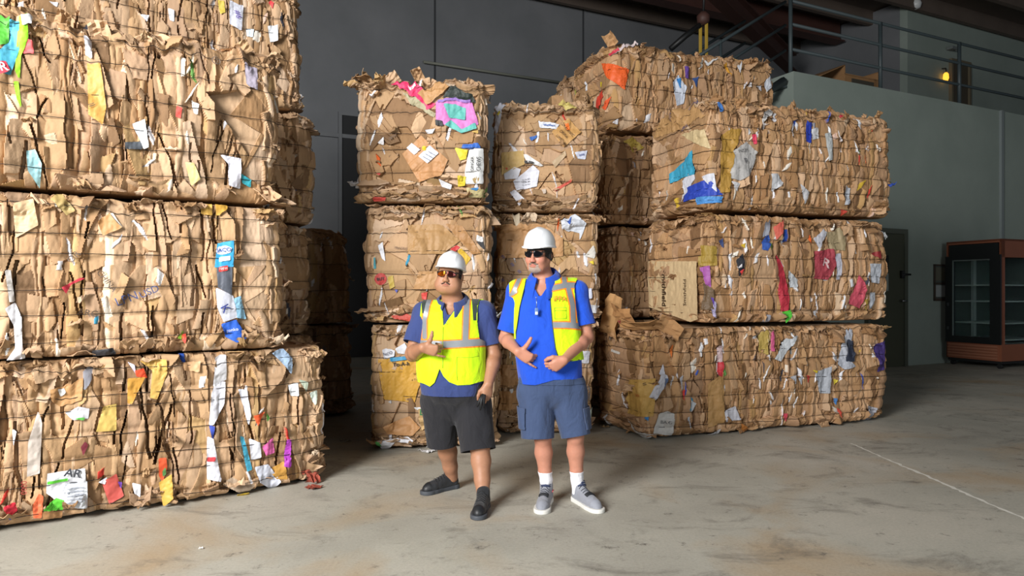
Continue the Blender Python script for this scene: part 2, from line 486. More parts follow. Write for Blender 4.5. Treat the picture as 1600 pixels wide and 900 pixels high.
    def strata(B, lo, hi, nbits):
        rng = B.rng; H = B.H; A = B.amp
        # pressed sheets: upright plates with winding borders, each folded up and down its height
        i0, i1 = np.searchsorted(B.s[:B.ifine], [lo, hi]); s = B.s[i0:i1][:, None]; v = B.v[None, :]
        xs = [lo-.02]
        while xs[-1] < hi: xs.append(xs[-1] + float(np.clip(rng.lognormal(-3.05, .5), .018, .13)))
        def wander(k, amp):
            q = B.v
            return amp*(vnoise2(q*3.2, 0*q+k*7.3, B.seed)+.40*vnoise2(q*8.5, 0*q+k*3.1, B.seed+1)+.12*vnoise2(q*21, 0*q+k*5.7, B.seed+2))
        bd = [x + wander(k, .030) for k, x in enumerate(xs)]
        Hh = B.h[i0:i1]; Cc = B.c[i0:i1]
        for k in range(len(xs)-1):
            l, r = bd[k][None, :], bd[k+1][None, :]; w = np.maximum(r-l, 1e-3)
            m = (s >= l) & (s < r)
            if not m.any(): continue
            q = np.clip((s-l)/w, 0, 1)*2-1
            nb = int(rng.integers(1, 5)); kn = np.sort(rng.uniform(-.05, H+.05, nb)); kn = np.concatenate([[-.1], kn, [H+.1]])
            tl = np.interp(B.v, kn, rng.normal(0, .38*A, len(kn)))[None, :]; dp = np.interp(B.v, kn, rng.uniform(-.032, .016, len(kn)))[None, :]
            hz = dp + np.clip(tl*w/2, -.03, .03)*q + rng.uniform(.004, .018)*(1-q*q)
            Hh[m] = np.broadcast_to(hz, m.shape)[m]; Cc[m] = B.kraft()
        n = int(62*(hi-lo)*H)
        for _ in range(n):                          # folded faces lying over them
            w = abs(rng.normal(.022, .02))+.012; hh = w*rng.uniform(1.5, 5.0)
            tu = rng.choice([-1, 1])*rng.uniform(.05, .6)*A
            B.stamp(rng.uniform(lo, hi), rng.uniform(-.02, H+.02), w, hh, rng.normal(0, .2), rng.uniform(-.012, .012), tu, rng.normal(0, .08), rng.uniform(0, .01), B.kraft(), wav=rng.uniform(.003, .012), slant=rng.uniform(-.7, .7))
        for _ in range(int(7*(hi-lo)*H)):           # wide flat faces
            w = rng.uniform(.04, .085); hh = rng.uniform(.08, .22)
            B.stamp(rng.uniform(lo, hi), rng.uniform(0, H), w, hh, rng.normal(0, .15), rng.uniform(-.002, .014), rng.normal(0, .14), rng.normal(0, .06), .006, B.kraft(), wav=.006, slant=rng.uniform(-.5, .5))
        for _ in range(int(13*(hi-lo)*H)):          # bunches of sheet edges
            s0 = rng.uniform(lo, hi); v0 = rng.uniform(0, H); hh = rng.uniform(.07, .28); k = int(rng.integers(4, 9)); an = rng.normal(0, .12)
            for i in range(k):
                B.stamp(s0+i*.0125, v0+rng.normal(0, .02), .0055, hh*rng.uniform(.7, 1.1), an+rng.normal(0, .03), rng.uniform(-.008, .014), 0, 0, 0, B.kraft()*rng.uniform(.9, 1.12), wav=.008)
        for _ in range(int(17*(hi-lo))):            # open gaps between the sheets
            B.stamp(rng.uniform(lo, hi), rng.uniform(0, H), rng.uniform(.004, .009), rng.uniform(.04, .26), rng.normal(0, .16), -rng.uniform(.025, .07), wav=.016, always=True, rel=True)
        for v0, nn in ((.02, 26), (H-.03, 20)):     # mashed bottom and top rows
            for _ in range(int(nn*(hi-lo))):
                w = rng.uniform(.02, .07)
                B.stamp(rng.uniform(lo, hi), v0+rng.normal(0, .03), w, rng.uniform(.03, .09), rng.normal(0, .7), rng.uniform(-.01, .025), rng.normal(0, .5), rng.normal(0, .4), .008, B.kraft()*rng.uniform(.85, 1.05), wav=.01, slant=rng.uniform(-.6, .6))
        B.bits(nbits, lo, hi)

    def panels(B, lo, hi, nbits):
        rng = B.rng; H = B.H; A = B.amp
        for _ in range(int(40*(hi-lo)*H)+3):         # big flattened boxes
            w = rng.uniform(.12, .3); hh = rng.uniform(.12, .34)
            B.stamp(rng.uniform(lo, hi), rng.uniform(0, H), w, hh, rng.uniform(-.9, .9), rng.uniform(-.022, -.002), rng.normal(0, .035), rng.normal(0, .035), rng.uniform(0, .014), B.kraft(), always=True, slant=rng.uniform(-.4, .4))
        for _ in range(int(15*(hi-lo)*H)):
            w = rng.uniform(.04, .14); hh = rng.uniform(.05, .18)
            B.stamp(rng.uniform(lo, hi), rng.uniform(0, H), w, hh, rng.uniform(-1.2, 1.2), rng.uniform(.000, .008), rng.normal(0, .1)*A, rng.normal(0, .08)*A, rng.uniform(0, .008), B.kraft(), wav=.003, always=True, slant=rng.uniform(-.7, .7), rel=True)
        for _ in range(int(20*(hi-lo)*H)):           # creases: raised narrow folds and sharp dents
            B.stamp(rng.uniform(lo, hi), rng.uniform(0, H), rng.uniform(.008, .03), rng.uniform(.05, .22), rng.uniform(-1.4, 1.4), rng.uniform(-.004, .003), rng.choice([-1, 1])*rng.uniform(.15, .5)*A, 0, .004, None, wav=.008, rel=True, always=True)
        for _ in range(int(5*(hi-lo)*H)):            # gaps where a box has burst open
            B.stamp(rng.uniform(lo, hi), rng.uniform(0, H), rng.uniform(.004, .012), rng.uniform(.03, .12), rng.uniform(-1.5, 1.5), -rng.uniform(.02, .05), rel=True, always=True, wav=.006)
        for v0, nn, sp in ((.06, 46, .06), (H-.04, 30, .035)):       # layers crushed into ledges at the foot and the top
            for _ in range(int(nn*(hi-lo)*1.6)):
                w = rng.uniform(.04, .16)
                B.stamp(rng.uniform(lo, hi), v0+rng.normal(0, sp), w, rng.uniform(.008, .035), rng.normal(0, .22), rng.uniform(-.012, .030), rng.normal(0, .15), rng.normal(0, .8), .006, B.kraft()*rng.uniform(.82, 1.06), wav=.006, slant=rng.uniform(-.4, .4))
        for s0 in (lo, hi):                           # sheet edges turned round the upright corners
            for _ in range(26):
                B.stamp(s0+rng.normal(0, .05), rng.uniform(0, H), rng.uniform(.01, .04), rng.uniform(.04, .2), rng.normal(0, .2), rng.uniform(-.02, .012), rng.normal(0, .4), 0, .006, B.kraft(), wav=.012)
        B.bits(nbits, lo, hi)

    # ---- meshes
    def build_body(B):
        S, Vv = np.meshgrid(B.s, B.v, indexing='ij')
        P = B.surf(S, Vv, B.h); Ns, Nv = S.shape
        V = [P.reshape(-1, 3)]; C = [B.c.reshape(-1, 3)]
        i = np.arange(Ns); j = np.arange(Nv-1)
        I, J = np.meshgrid(i, j, indexing='ij'); I2 = (I+1) % Ns
        F = [np.stack([I*Nv+J, I2*Nv+J, I2*Nv+J+1, I*Nv+J+1], -1).reshape(-1, 4)]
        # lid and floor: rings drawn in towards the middle line
        cen = np.append(B.base_centre()+np.array(B.lean), 0)
        step = max(1, int(0.02/max(1e-4, B.s[1]-B.s[0])))
        base = Ns*Nv; ring_prev = i*Nv+Nv-1
        ks = [.985, .96, .92, .86, .76, .6, .35, .0]
        rng = B.rng
        for q, k in enumerate(ks):
            top = P[:, -1]
            core = np.stack([*(B.base_centre()+np.array(B.lean)), ] , 0)
            Q = top.copy(); Q[:, :2] = core + (top[:, :2]-core)*k
            Q[:, 2] = B.z0+B.H + B.rag*max(0, 1-q*.3) + (.02+.05*min(1, q*.3))*vnoise2(Q[:, 0]*9, Q[:, 1]*9, B.seed+20+q//3) + 0.012
            if B.covered: Q[:, 2] = B.z0+B.H-.004-.02*np.abs(vnoise2(Q[:, 0]*9, Q[:, 1]*9, B.seed+20))
            elif q == 0: Q[:, 2] = top[:, 2]+.008
            if k == 0: Q[:, 2] = B.z0+B.H
            V.append(Q); C.append(np.tile(B.kraft(), (Ns, 1))*(1+.12*vnoise2(Q[:, :1]*20, Q[:, 1:2]*20, B.seed)))
            cur = base+i; nx = np.roll(np.arange(Ns), -1)
            F.append(np.stack([ring_prev, ring_prev[nx], cur[nx], cur], -1))
            ring_prev = cur; base += Ns
        # underside
        bot = P[:, 0].copy(); c2 = B.base_centre(); bot[:, :2] = c2+(bot[:, :2]-c2)*.5
        V.append(bot); C.append(np.tile(np.array(DARKK), (Ns, 1)))
        nx = np.roll(np.arange(Ns), -1); cur = base+i
        F.append(np.stack([i*Nv, cur, cur[nx], nx*Nv], -1))
        V = np.concatenate(V); C = np.concatenate(C); F = np.concatenate(F)
        V = V - np.array([*B.base_centre(), B.z0])
        mesh_np('compressed_cardboard', V, F, M_CARD, B.root, smooth=False, col=C)

    def rel(B, P):
        return P - np.array([*B.base_centre(), B.z0])

    def build_wires(B, r):
        for k, w in enumerate(B.wires):
            s = np.concatenate([np.arange(B.fa, B.fb, .022), np.arange(B.fb, B.fa+B.per, .12)])
            ph = B.rng.uniform(0, 6.28, 2)
            v = w + .012*np.sin(s*1.7+ph[0]) + .006*np.sin(s*4.1+ph[1]) + B.rng.uniform(-.012, .012)*s
            h = B.hmax(s, v, .012)
            h = np.maximum(h, .5*(np.roll(h, 1)+np.roll(h, -1))); h = np.maximum(h, (np.roll(h, 2)+np.roll(h, -2))*.5)
            P = B.rel(B.surf(s, v, h+.003))
            n = 5; m = len(P)
            T = np.roll(P, -1, 0)-np.roll(P, 1, 0); T /= np.linalg.norm(T, axis=1)[:, None]+1e-9
            X = np.cross(T, [0, 0, 1.]); X /= np.linalg.norm(X, axis=1)[:, None]+1e-9; Y = np.cross(X, T)
            a = np.arange(n)*2*pi/n
            V = P[:, None]+r*(X[:, None]*np.cos(a)[None, :, None]+Y[:, None]*np.sin(a)[None, :, None])
            I, J = np.meshgrid(np.arange(m), np.arange(n), indexing='ij')
            F = np.stack([I*n+J, ((I+1) % m)*n+J, ((I+1) % m)*n+(J+1) % n, I*n+(J+1) % n], -1).reshape(-1, 4)
            mesh_np('baling_wire', V.reshape(-1, 3), F, M_WIRE, B.root)

    def flap(B, s, v, w, l, up, out, side=0.0, bend=0.0, curl=0.0, col=None, name='cardboard_flap', label=None, off=-0.02, m=None, free=False):
        """loose sheet rooted at (s, v): grows along up*Z + out*normal + side*tangent, bending as it goes"""
        P, Nn = B.plan(np.array([s])); P = B.surf(np.array([s]), np.array([v]), np.array([B.hat(s, v)+off]))[0]
        n = np.array([*Nn[0], 0]); t = np.array([-n[1], n[0], 0]); z = np.array([0, 0, 1.])
        g = up*z + out*n + side*t; g /= np.linalg.norm(g)
        wd = np.cross(g, n if abs(up) > abs(out) else z); wd /= np.linalg.norm(wd)+1e-9
        nn = np.cross(wd, g)
        nu, nv = 6, 7
        a = np.linspace(-1, 1, nu)[:, None]; b = np.linspace(0, 1, nv)[None, :]
        rng = B.rng
        wl = w/2*(1-.25*b*rng.uniform(-.4, 1)); skew = rng.normal(0, .25)
        hgt = bend*b*b*l + curl*(a*a)*w*.5 + .012*rng.standard_normal((nu, nv))*np.minimum(1, b*3) * min(1, l/.1)
        Q = P + (a*wl)[..., None]*wd + ((b*l)*(1+.1*a*skew))[..., None]*g + (skew*b*w*.3)[..., None]*wd + hgt[..., None]*nn
        Q[..., 2] = np.clip(Q[..., 2], B.z0+.006-.02*(B.z0 < .1), B.z0+B.H-.001 if B.covered and not free else 99)
        I, J = np.meshgrid(np.arange(nu-1), np.arange(nv-1), indexing='ij')
        F = np.stack([I*nv+J, (I+1)*nv+J, (I+1)*nv+J+1, I*nv+J+1], -1).reshape(-1, 4)
        c = np.array(col) if col is not None else B.kraft()
        o = mesh_np(name, B.rel(Q.reshape(-1, 3)), F, m or M_CARD, B.root, smooth=False, col=np.tile(c, (nu*nv, 1)))
        md = o.modifiers.new('thickness', 'SOLIDIFY'); md.thickness = .004; md.offset = 0
        if label: o['label'] = label
        return o

    def build_flaps(B, n):
        rng = B.rng
        for k in range(n):
            s = rng.uniform(B.fa+.1, B.fb-.1); t = rng.random()
            if t < .5:      # top edge
                up_, out_ = (rng.uniform(-.7, .15), 1) if B.covered else (rng.uniform(.1, 1), rng.uniform(-.1, 1))
                B.flap(s, B.H-rng.uniform(0, .04), rng.uniform(.05, .16), rng.uniform(.04, .12), up_, out_, rng.normal(0, .5), bend=rng.normal(0, .5), curl=rng.normal(0, .3))
            elif t < .8:    # foot, hanging out
                B.flap(s, rng.uniform(.02, .1), rng.uniform(.05, .16), rng.uniform(.03, .09), rng.uniform(-.5, .1), 1, rng.normal(0, .6), bend=rng.normal(0, .4), curl=rng.normal(0, .3))
            else:
                B.flap(s, rng.uniform(.1, B.H-.05), rng.uniform(.03, .09), rng.uniform(.04, .1), rng.normal(0, 1), rng.uniform(.2, .6), rng.normal(0, .8), bend=rng.normal(0, .4), curl=rng.normal(0, .3), off=-.01)

    # ---- things seen in the photograph, placed where its rays meet the bale
    def hit(B, px, py, side=None):
        """(s, v) where the ray through the pixel meets the front or one of the ends (flat approximation)"""
        best = None
        d = np.array([(px-CX)/FPX, 1.0])
        for nm, q, t, n, s0, ln in (('front', B.p0, B.u, -B.n, 0., B.L), ('right', B.p0+B.u*B.L, B.n, B.u, B.L, B.W), ('left', B.p0+B.n*B.W, -B.n, -B.u, -B.W, B.W)):
            if side and nm != side: continue
            den = d @ n
            if den >= -1e-6: continue
            k = ((q+n*.02) @ n)/den
            x = d*k; a = (x-q) @ t
            z = CAMH-(py-HZ)/FPX*k
            miss = max(0, -a, a-ln)
            if best is None or miss < best[0]-1e-9: best = (miss, s0+a, z-B.z0, nm)
        return best[1], best[2], best[3]

    def sheet(B, poly, col, name='plastic_scrap', label=None, side=None, off=.006, crumple=.006, m=None, step=.008, smooth_r=.018, pattern=None, flat=False):
        """a torn piece lying on the bale; poly in photo pixels"""
        nm = side or B.hit(*np.mean(np.array(poly, float), 0))[2]
        pts = np.array([B.hit(x, y, nm)[:2] for x, y in poly])
        V2, F = poly_grid(pts, step)
        if flat:
            hh = B.hat(V2[:, 0], V2[:, 1]); B.flats = getattr(B, 'flats', [])+[(pts[:, 0].min()-.01, pts[:, 0].max()+.01, pts[:, 1].min()-.01, pts[:, 1].max()+.01, np.percentile(hh, 78))]
        s, v = V2[:, 0], V2[:, 1]
        h = B.hmax(s, v, smooth_r)
        h = .5*h + .5*np.mean([B.hmax(s+a, v+b, smooth_r) for a, b in ((.03, 0), (-.03, 0), (0, .03), (0, -.03))], 0)
        h = np.maximum(h, B.hmax(s, v, .006))
        h = h + off + crumple*vnoise2(s*28, v*17, B.seed+int(abs(pts[0, 0])*97)) + crumple*.4*vnoise2(s*70, v*60, B.seed+9)
        P = B.surf(s, v, h)
        if B.covered: P[:, 2] = np.minimum(P[:, 2], B.z0+B.H-.001)
        P = B.rel(P)
        if callable(pattern): c = pattern(s, v, pts)
        else: c = np.tile(np.array(lin(col) if isinstance(col, str) else col), (len(s), 1))
        o = mesh_np(name, P, F, m or M_SCRAP, B.root, smooth=True, col=c)
        if label: o['label'] = label
        return o

    def text(B, txt, px, py, size, ang=0.0, col='#3a2a20', side=None, stretch=1.0, off=.016, bold=False, spacing=1.0, align='CENTER', flip=False, smooth=False):
        """lettering printed on the sheet at pixel (px, py); size = letter height in m, ang in degrees"""
        s0, v0, nm = B.hit(px, py, side)
        V, F = text_mesh(txt, size, bold, spacing)
        V = V*np.array([stretch, 1.0])
        if flip: V = -V
        a = radians(ang); s = s0 + V[:, 0]*cos(a)-V[:, 1]*sin(a); v = v0 + V[:, 0]*sin(a)+V[:, 1]*cos(a)
        h = np.mean([B.hmax(s+a_, v+b_, .014) for a_, b_ in ((0, 0), (.02, 0), (-.02, 0), (0, .02), (0, -.02))], 0); h = np.maximum(h, B.hmax(s, v, .007))
        P = B.rel(B.surf(s, v, h+off))
        return mesh_np('printed_lettering', P, F, M_SCRAP, B.root, smooth=True, col=np.tile(np.array(lin(col)), (len(P), 1)))

def poly_grid(pts, step):
    """triangulated grid clipped to a polygon (2-D); returns (V, tris)"""
    pts = np.asarray(pts, float)
    lo, hi = pts.min(0)-step, pts.max(0)+step
    nx, ny = [max(3, int(math.ceil(k))+1) for k in (hi-lo)/step]
    X, Y = np.meshgrid(np.linspace(lo[0], hi[0], nx), np.linspace(lo[1], hi[1], ny), indexing='ij')
    V = np.stack([X.ravel(), Y.ravel()], -1)
    I, J = np.meshgrid(np.arange(nx-1), np.arange(ny-1), indexing='ij'); a = (I*ny+J).ravel(); b = a+ny; c = b+1; d = a+1
    F = np.concatenate([np.stack([a, b, c], -1), np.stack([a, c, d], -1)])
    A = pts; Bp = np.roll(pts, -1, 0)
    dist = np.full(len(V), 1e9); ins = np.zeros(len(V), bool)
    for p, q in zip(A, Bp):
        e = q-p; w = V-p; t = np.clip((w@e)/(e@e+1e-12), 0, 1); dist = np.minimum(dist, np.linalg.norm(w-t[:, None]*e, axis=1))
        c1 = (p[1] <= V[:, 1]) & (q[1] > V[:, 1]); c2 = (p[1] > V[:, 1]) & (q[1] <= V[:, 1]); cr = e[0]*w[:, 1]-e[1]*w[:, 0]
        ins ^= (c1 & (cr > 0)) | (c2 & (cr < 0))
    V3, F2, _ = clip_mesh(np.column_stack([V, np.zeros(len(V))]), F, np.where(ins, dist, -dist))
    V2 = V3[:, :2]
    T = V2[F2]; ar = (T[:, 1, 0]-T[:, 0, 0])*(T[:, 2, 1]-T[:, 0, 1])-(T[:, 1, 1]-T[:, 0, 1])*(T[:, 2, 0]-T[:, 0, 0])
    F2[ar < 0] = F2[ar < 0][:, ::-1]
    return V2, F2

def clip_mesh(V, F, f, attrs=None):
    """keep the part of a triangle mesh where f > 0, cutting triangles along f = 0"""
    f = np.where(np.abs(f) < 1e-7, 1e-7, f)
    ins = f > 0; n = ins[F].sum(1)
    full = F[n == 3]; out = [full]
    E = []; tri1 = F[n == 1]; tri2 = F[n == 2]
    def rot(T, want):
        I = ins[T]; k = np.argmax(I == want, 1); r = np.arange(len(T))
        return np.stack([T[r, k], T[r, (k+1) % 3], T[r, (k+2) % 3]], -1)
    pairs = []
    if len(tri1): tri1 = rot(tri1, True); pairs += [tri1[:, [0, 1]], tri1[:, [0, 2]]]
    if len(tri2): tri2 = rot(tri2, False); pairs += [tri2[:, [0, 1]], tri2[:, [0, 2]]]
    base = len(V); A = attrs if attrs is not None else np.zeros((len(V), 0))
    if pairs:
        PP = np.sort(np.concatenate(pairs), 1); U, inv = np.unique(PP, axis=0, return_inverse=True); inv = inv.ravel()
        t = (f[U[:, 0]]/(f[U[:, 0]]-f[U[:, 1]]))[:, None]
        NV = V[U[:, 0]]*(1-t)+V[U[:, 1]]*t; NA = A[U[:, 0]]*(1-t)+A[U[:, 1]]*t
        V = np.concatenate([V, NV]); A = np.concatenate([A, NA]); o = 0
        if len(tri1):
            a = base+inv[:len(tri1)]; b = base+inv[len(tri1):2*len(tri1)]; o = 2*len(tri1)
            out.append(np.stack([tri1[:, 0], a, b], -1))
        if len(tri2):
            a = base+inv[o:o+len(tri2)]; b = base+inv[o+len(tri2):o+2*len(tri2)]
            out.append(np.stack([a, tri2[:, 1], tri2[:, 2]], -1)); out.append(np.stack([a, tri2[:, 2], b], -1))
    F2 = np.concatenate(out)
    used = np.unique(F2); mp = np.full(len(V), -1); mp[used] = np.arange(len(used))
    return V[used], mp[F2], A[used]

_TXT = {}
def text_mesh(txt, size, bold=False, spacing=1.0, maxe=0.02):
    key = (txt, bold, spacing)
    if key not in _TXT:
        cu = bpy.data.curves.new('lettering', 'FONT'); cu.body = txt; cu.size = 1.0; cu.align_x = 'CENTER'; cu.align_y = 'CENTER'; cu.space_character = spacing
        cu.resolution_u = 3
        if bold: cu.offset = 0.018
        ob = bpy.data.objects.new('lettering', cu); COL.objects.link(ob)
        dg = bpy.context.evaluated_depsgraph_get(); me = ob.evaluated_get(dg).to_mesh()
        bm = bmesh.new(); bm.from_mesh(me); bmesh.ops.triangulate(bm, faces=bm.faces)
        for _ in range(4):
            es = [e for e in bm.edges if e.calc_length() > .16]
            if not es: break
            bmesh.ops.subdivide_edges(bm, edges=es, cuts=1); bmesh.ops.triangulate(bm, faces=bm.faces)
        bm.verts.ensure_lookup_table()
        V = np.array([v.co[:2] for v in bm.verts]); F = np.array([[v.index for v in f.verts] for f in bm.faces])
        bm.free(); bpy.data.objects.remove(ob); bpy.data.curves.remove(cu)
        _TXT[key] = (V, F)
    V, F = _TXT[key]
    return V*size*1.38, F
LU = np.array([.833, .553]); LN = np.array([-.553, .833]); LP = np.array([-2.98, 4.02])
def left_row(t, row): return LP + LU*t + LN*row
RU = np.array([.938, .345]); RN = np.array([-.345, .938]); RP = np.array([1.24, 6.46])
def right_row(t, row): return RP + RU*t + RN*row

RIGHT_DIM = (.90, .83, .75)       # weaker light on the right stack, put into its board colour
G = 'bales of pressed cardboard stacked in the hall'
# ---- left stack, front row
Bale('L1', left_row(-.45, 0), LU, 2.40, 1.12, .02, .97, 'bottom cardboard bale at far left, on the floor, white and green wrappers along its foot', G, res=.0048, fine=(.2, 2.4+.75), seed=11, rc=.2, nwire=7, flaps=44, lean=(0, 0), bits=16, covered=True)
Bale('L2', left_row(-.80, .02), LU, 2.42, 1.10, 1.00, .99, 'cardboard bale with the tall blue and white box, second up in the front left stack', G, res=.0050, fine=(.6, 2.42+.6), seed=12, rc=.16, nwire=6, flaps=40, lean=(.0, .0), amp=1.15, bits=16, covered=True)
Bale('L3', left_row(-.80, .0), LU, 2.40, 1.10, 2.02, 1.02, 'cardboard bale with green and blue printed scraps, topmost of the front left stack', G, res=.0050, fine=(.6, 2.40+.6), seed=13, rc=.16, nwire=6, flaps=30, lean=(-.02, .0), amp=1.15, bits=16)
# ---- left stack, row behind
Bale('L8', left_row(-.2, 1.28), LU, 2.45, 1.1, .02, .98, 'shaded bottom bale of the rear left stack, behind the lowest front bale', G, res=.014, fine=(2.0, 2.45+.7), seed=14, rc=.2, flaps=8, bits=6, nwire=5, covered=True)
Bale('L7', left_row(-.2, 1.28), LU, 2.42, 1.1, 1.01, .99, 'shaded bale second up in the rear left stack', G, res=.012, fine=(1.8, 2.42+.7), seed=15, rc=.2, flaps=10, bits=8, nwire=5, covered=True)
Bale('L6', left_row(-.2, 1.28), LU, 2.46, 1.1, 2.02, .99, 'bale in half shade, third up in the rear left stack', G, res=.010, fine=(1.6, 2.46+.8), seed=16, rc=.2, flaps=14, bits=10, nwire=5, covered=True)
Bale('L4', left_row(-.3, 1.24), LU, 2.44, 1.1, 3.03, 1.02, 'highest bale at upper left, cut by the top of the picture', G, res=.008, fine=(-.1, 2.44+.8), seed=17, rc=.18, flaps=18, bits=22, nwire=6)
# ---- row far behind, in the dark gap
Bale('L9', left_row(.62, 2.56), LU, 2.5, 1.1, .02, 1.0, 'dark bottom bale deep in the gap behind the left stacks', G, res=.02, fine=(2.0, 2.5+.7), seed=18, rc=.2, flaps=6, bits=4, nwire=4, covered=True)
Bale('L10', left_row(.60, 2.56), LU, 2.48, 1.1, 1.04, 1.0, 'dark upper bale deep in the gap behind the left stacks', G, res=.016, fine=(2.0, 2.48+.7), seed=19, rc=.2, flaps=8, bits=6, nwire=4)
# ---- two middle columns, seen end on
MU = np.array([1.0, .02])
def mid(x, y): return np.array([x, y])
kw = dict(front='panels', right='strata', left='strata', rc=.09, amp=.85)
Bale('M1', mid(-1.225, 6.12), MU, 1.05, 1.7, .02, 1.08, 'bale with the yellow printed box, bottom of the column behind the shorter man', G, res=.0056, fine=(-.35, 1.4), seed=21, nwire=6, flaps=18, bits=12, covered=True, **kw)
Bale('M2', mid(-1.285, 6.13), MU, 1.07, 1.7, 1.12, 1.05, 'bale with the round red stamp, middle of the column behind the shorter man', G, res=.0056, fine=(-.35, 1.4), seed=22, nwire=6, flaps=22, bits=12, covered=True, **kw)
Bale('M3', mid(-1.345, 6.12), MU, 1.09, 1.7, 2.19, 1.06, 'bale with the pink and turquoise panel, top of the column behind the shorter man', G, res=.0054, fine=(-.35, 1.4), seed=23, nwire=6, flaps=20, bits=12, **kw)
Bale('M4', mid(-.10, 6.72), MU, .88, 1.7, .02, 1.09, 'bottom bale of the column directly behind the taller man', G, res=.006, fine=(-.35, 1.4), seed=24, nwire=6, flaps=18, bits=12, covered=True, **kw)
Bale('M5', mid(-.135, 6.73), MU, .98, 1.7, 1.13, 1.03, 'middle bale with blue printed marks directly behind the taller man', G, res=.006, fine=(-.35, 1.4), seed=25, nwire=6, flaps=18, bits=12, covered=True, **kw)
Bale('M6', mid(-.165, 6.72), MU, .99, 1.7, 2.18, 1.06, 'top bale with white labels in the column behind the taller man', G, res=.006, fine=(-.35, 1.4), seed=26, nwire=6, flaps=20, bits=12, **kw)
# ---- right stack, front row
Bale('R1', right_row(0, 0), RU, 3.02, 1.05, .02, 1.03, 'bottom bale of the right stack, on the floor, loose cardboard on its corner', G, res=.0062, fine=(-.95, 3.02+.2), seed=31, rc=.13, nwire=7, flaps=46, bits=64, covered=True, tone=RIGHT_DIM)
Bale('R2', right_row(.70, .0), RU, 2.32, 1.10, 1.09, 1.07, 'bale with the upright lettered box on its end, second up in the right stack', G, res=.0062, fine=(-1.0, 2.32+.2), seed=32, rc=.11, nwire=6, flaps=42, bits=56, covered=True, tone=RIGHT_DIM)
Bale('R3', right_row(.72, .0), RU, 2.36, 1.10, 2.20, 1.06, 'bale with blue wrapper scraps on its end, third up in the right stack', G, res=.0062, fine=(-1.05, 2.36+.2), seed=33, rc=.13, nwire=7, flaps=26, bits=56, tone=RIGHT_DIM)
# ---- right stack, row behind
Bale('R5', right_row(.40, 1.28), RU, 2.6, 1.1, .02, 1.05, 'shaded bottom bale behind the right stack, in the gap', G, res=.016, fine=(-1.0, .5), seed=34, rc=.13, flaps=6, bits=5, nwire=5, covered=True, tone=RIGHT_DIM)
Bale('R6', right_row(.36, 1.30), RU, 2.6, 1.1, 1.10, 1.04, 'shaded middle bale behind the right stack, in the gap', G, res=.014, fine=(-1.0, .6), seed=35, rc=.13, flaps=8, bits=6, nwire=5, covered=True, tone=RIGHT_DIM)
Bale('R7', right_row(.30, 1.30), RU, 2.6, 1.1, 2.17, 1.02, 'half shaded bale under the highest right bale, beside the middle column', G, res=.011, fine=(-1.05, .9), seed=36, rc=.13, flaps=10, bits=10, nwire=5, covered=True, tone=RIGHT_DIM)
Bale('R4', right_row(.35, 1.25), RU, 2.22, 1.1, 3.22, .98, 'highest bale of the right stack, with an orange scrap on its end', G, res=.008, fine=(-1.0, 2.22+.2), seed=37, rc=.12, flaps=26, bits=30, nwire=5, tone=RIGHT_DIM)
# ---- far column between the middle and the right stack
Bale('F3', mid(-.1, 9.6), (1, .05), 1.5, 1.2, 2.2, 1.05, 'distant bale just showing between the two middle columns', G, res=.02, fine=(-.2, 1.7), seed=41, flaps=8, bits=6, nwire=4, covered=True)
Bale('F4', mid(.72, 9.35), (1, .3), 1.3, 1.1, 3.28, 1.0, 'distant yellowish bale peeking out left of the highest right bale', G, res=.014, fine=(-.3, 1.6), seed=42, flaps=12, bits=14, nwire=4)
Bale('F1', mid(-.1, 9.6), (1, .05), 1.6, 1.2, .02, 1.05, 'dark lowest bale far back between the columns', G, res=.03, fine=(-.2, 1.7), seed=43, flaps=0, bits=2, nwire=3, covered=True)
Bale('F2', mid(-.1, 9.6), (1, .05), 1.6, 1.2, 1.1, 1.05, 'dark second bale far back between the columns', G, res=.03, fine=(-.2, 1.7), seed=44, flaps=0, bits=2, nwire=3, covered=True)
# ================================================================ printed pieces and wrappers seen on the bales (photo pixels of each outline)
def S(key, col, *xy, **kw):
    B = BALES[key]
    if B.hit(*np.mean(np.array(xy, float).reshape(-1, 2), 0))[0] < B.fa: return None
    nm = kw.pop('n', None) or ('paper_scrap' if sum(lin(col)) > 1.5 else 'plastic_scrap')
    return B.sheet(np.array(xy, float).reshape(-1, 2).tolist(), col, name=nm, **kw)
def circ(px, py, r, n=14): return [c for k in range(n) for c in (px+r*cos(2*pi*k/n), py+r*sin(2*pi*k/n))]
def T(key, txt, px, py, size, ang=0, col='#3a2a20', **kw): return BALES[key].text(txt, px, py, size, ang, col, **kw)
F_ = dict(n='folded_box_panel')
# L3
S('L3', '#57b040', 0,22, 20,24, 18,64, 0,72); S('L3', '#4a9fb8', 20,30, 35,34, 34,78, 20,118, 0,111, 0,83, 17,61, label='blue printed wrapper')
S('L3', '#d94a5a', 0,98, 13,95, 20,111, 3,118, off=.016); T('L3', 'R', 9, 106, .05, 20, '#f0e6e6', off=.024, bold=True)
S('L3', '#8fd02a', 35,27, 47,20, 49,61, 37,88, 34,128, 27,111, 30,67, label='lime green wrapper strip'); S('L3', '#8fd02a', 24,127, 32,128, 37,175, 29,155)
S('L3', '#e6e8ea', 37,24, 57,22, 54,39, 40,42, off=.014); S('L3', '#e86a6a', 40,64, 56,64, 57,84, 39,84)
S('L3', '#d9d8e0', 135,52, 148,56, 148,88, 138,84); S('L3', '#dfe3e8', 208,194, 228,187, 234,230, 226,233); S('L3', '#5a6068', 196,223, 224,221, 224,233, 197,233)
S('L3', '#9cc9d0', 42,236, 56,233, 66,256, 62,294, 44,267, label='pale teal plastic'); S('L3', '#e4e4f0', 344,241, 378,248, 378,294, 359,290, 358,256, label='white wrapper')
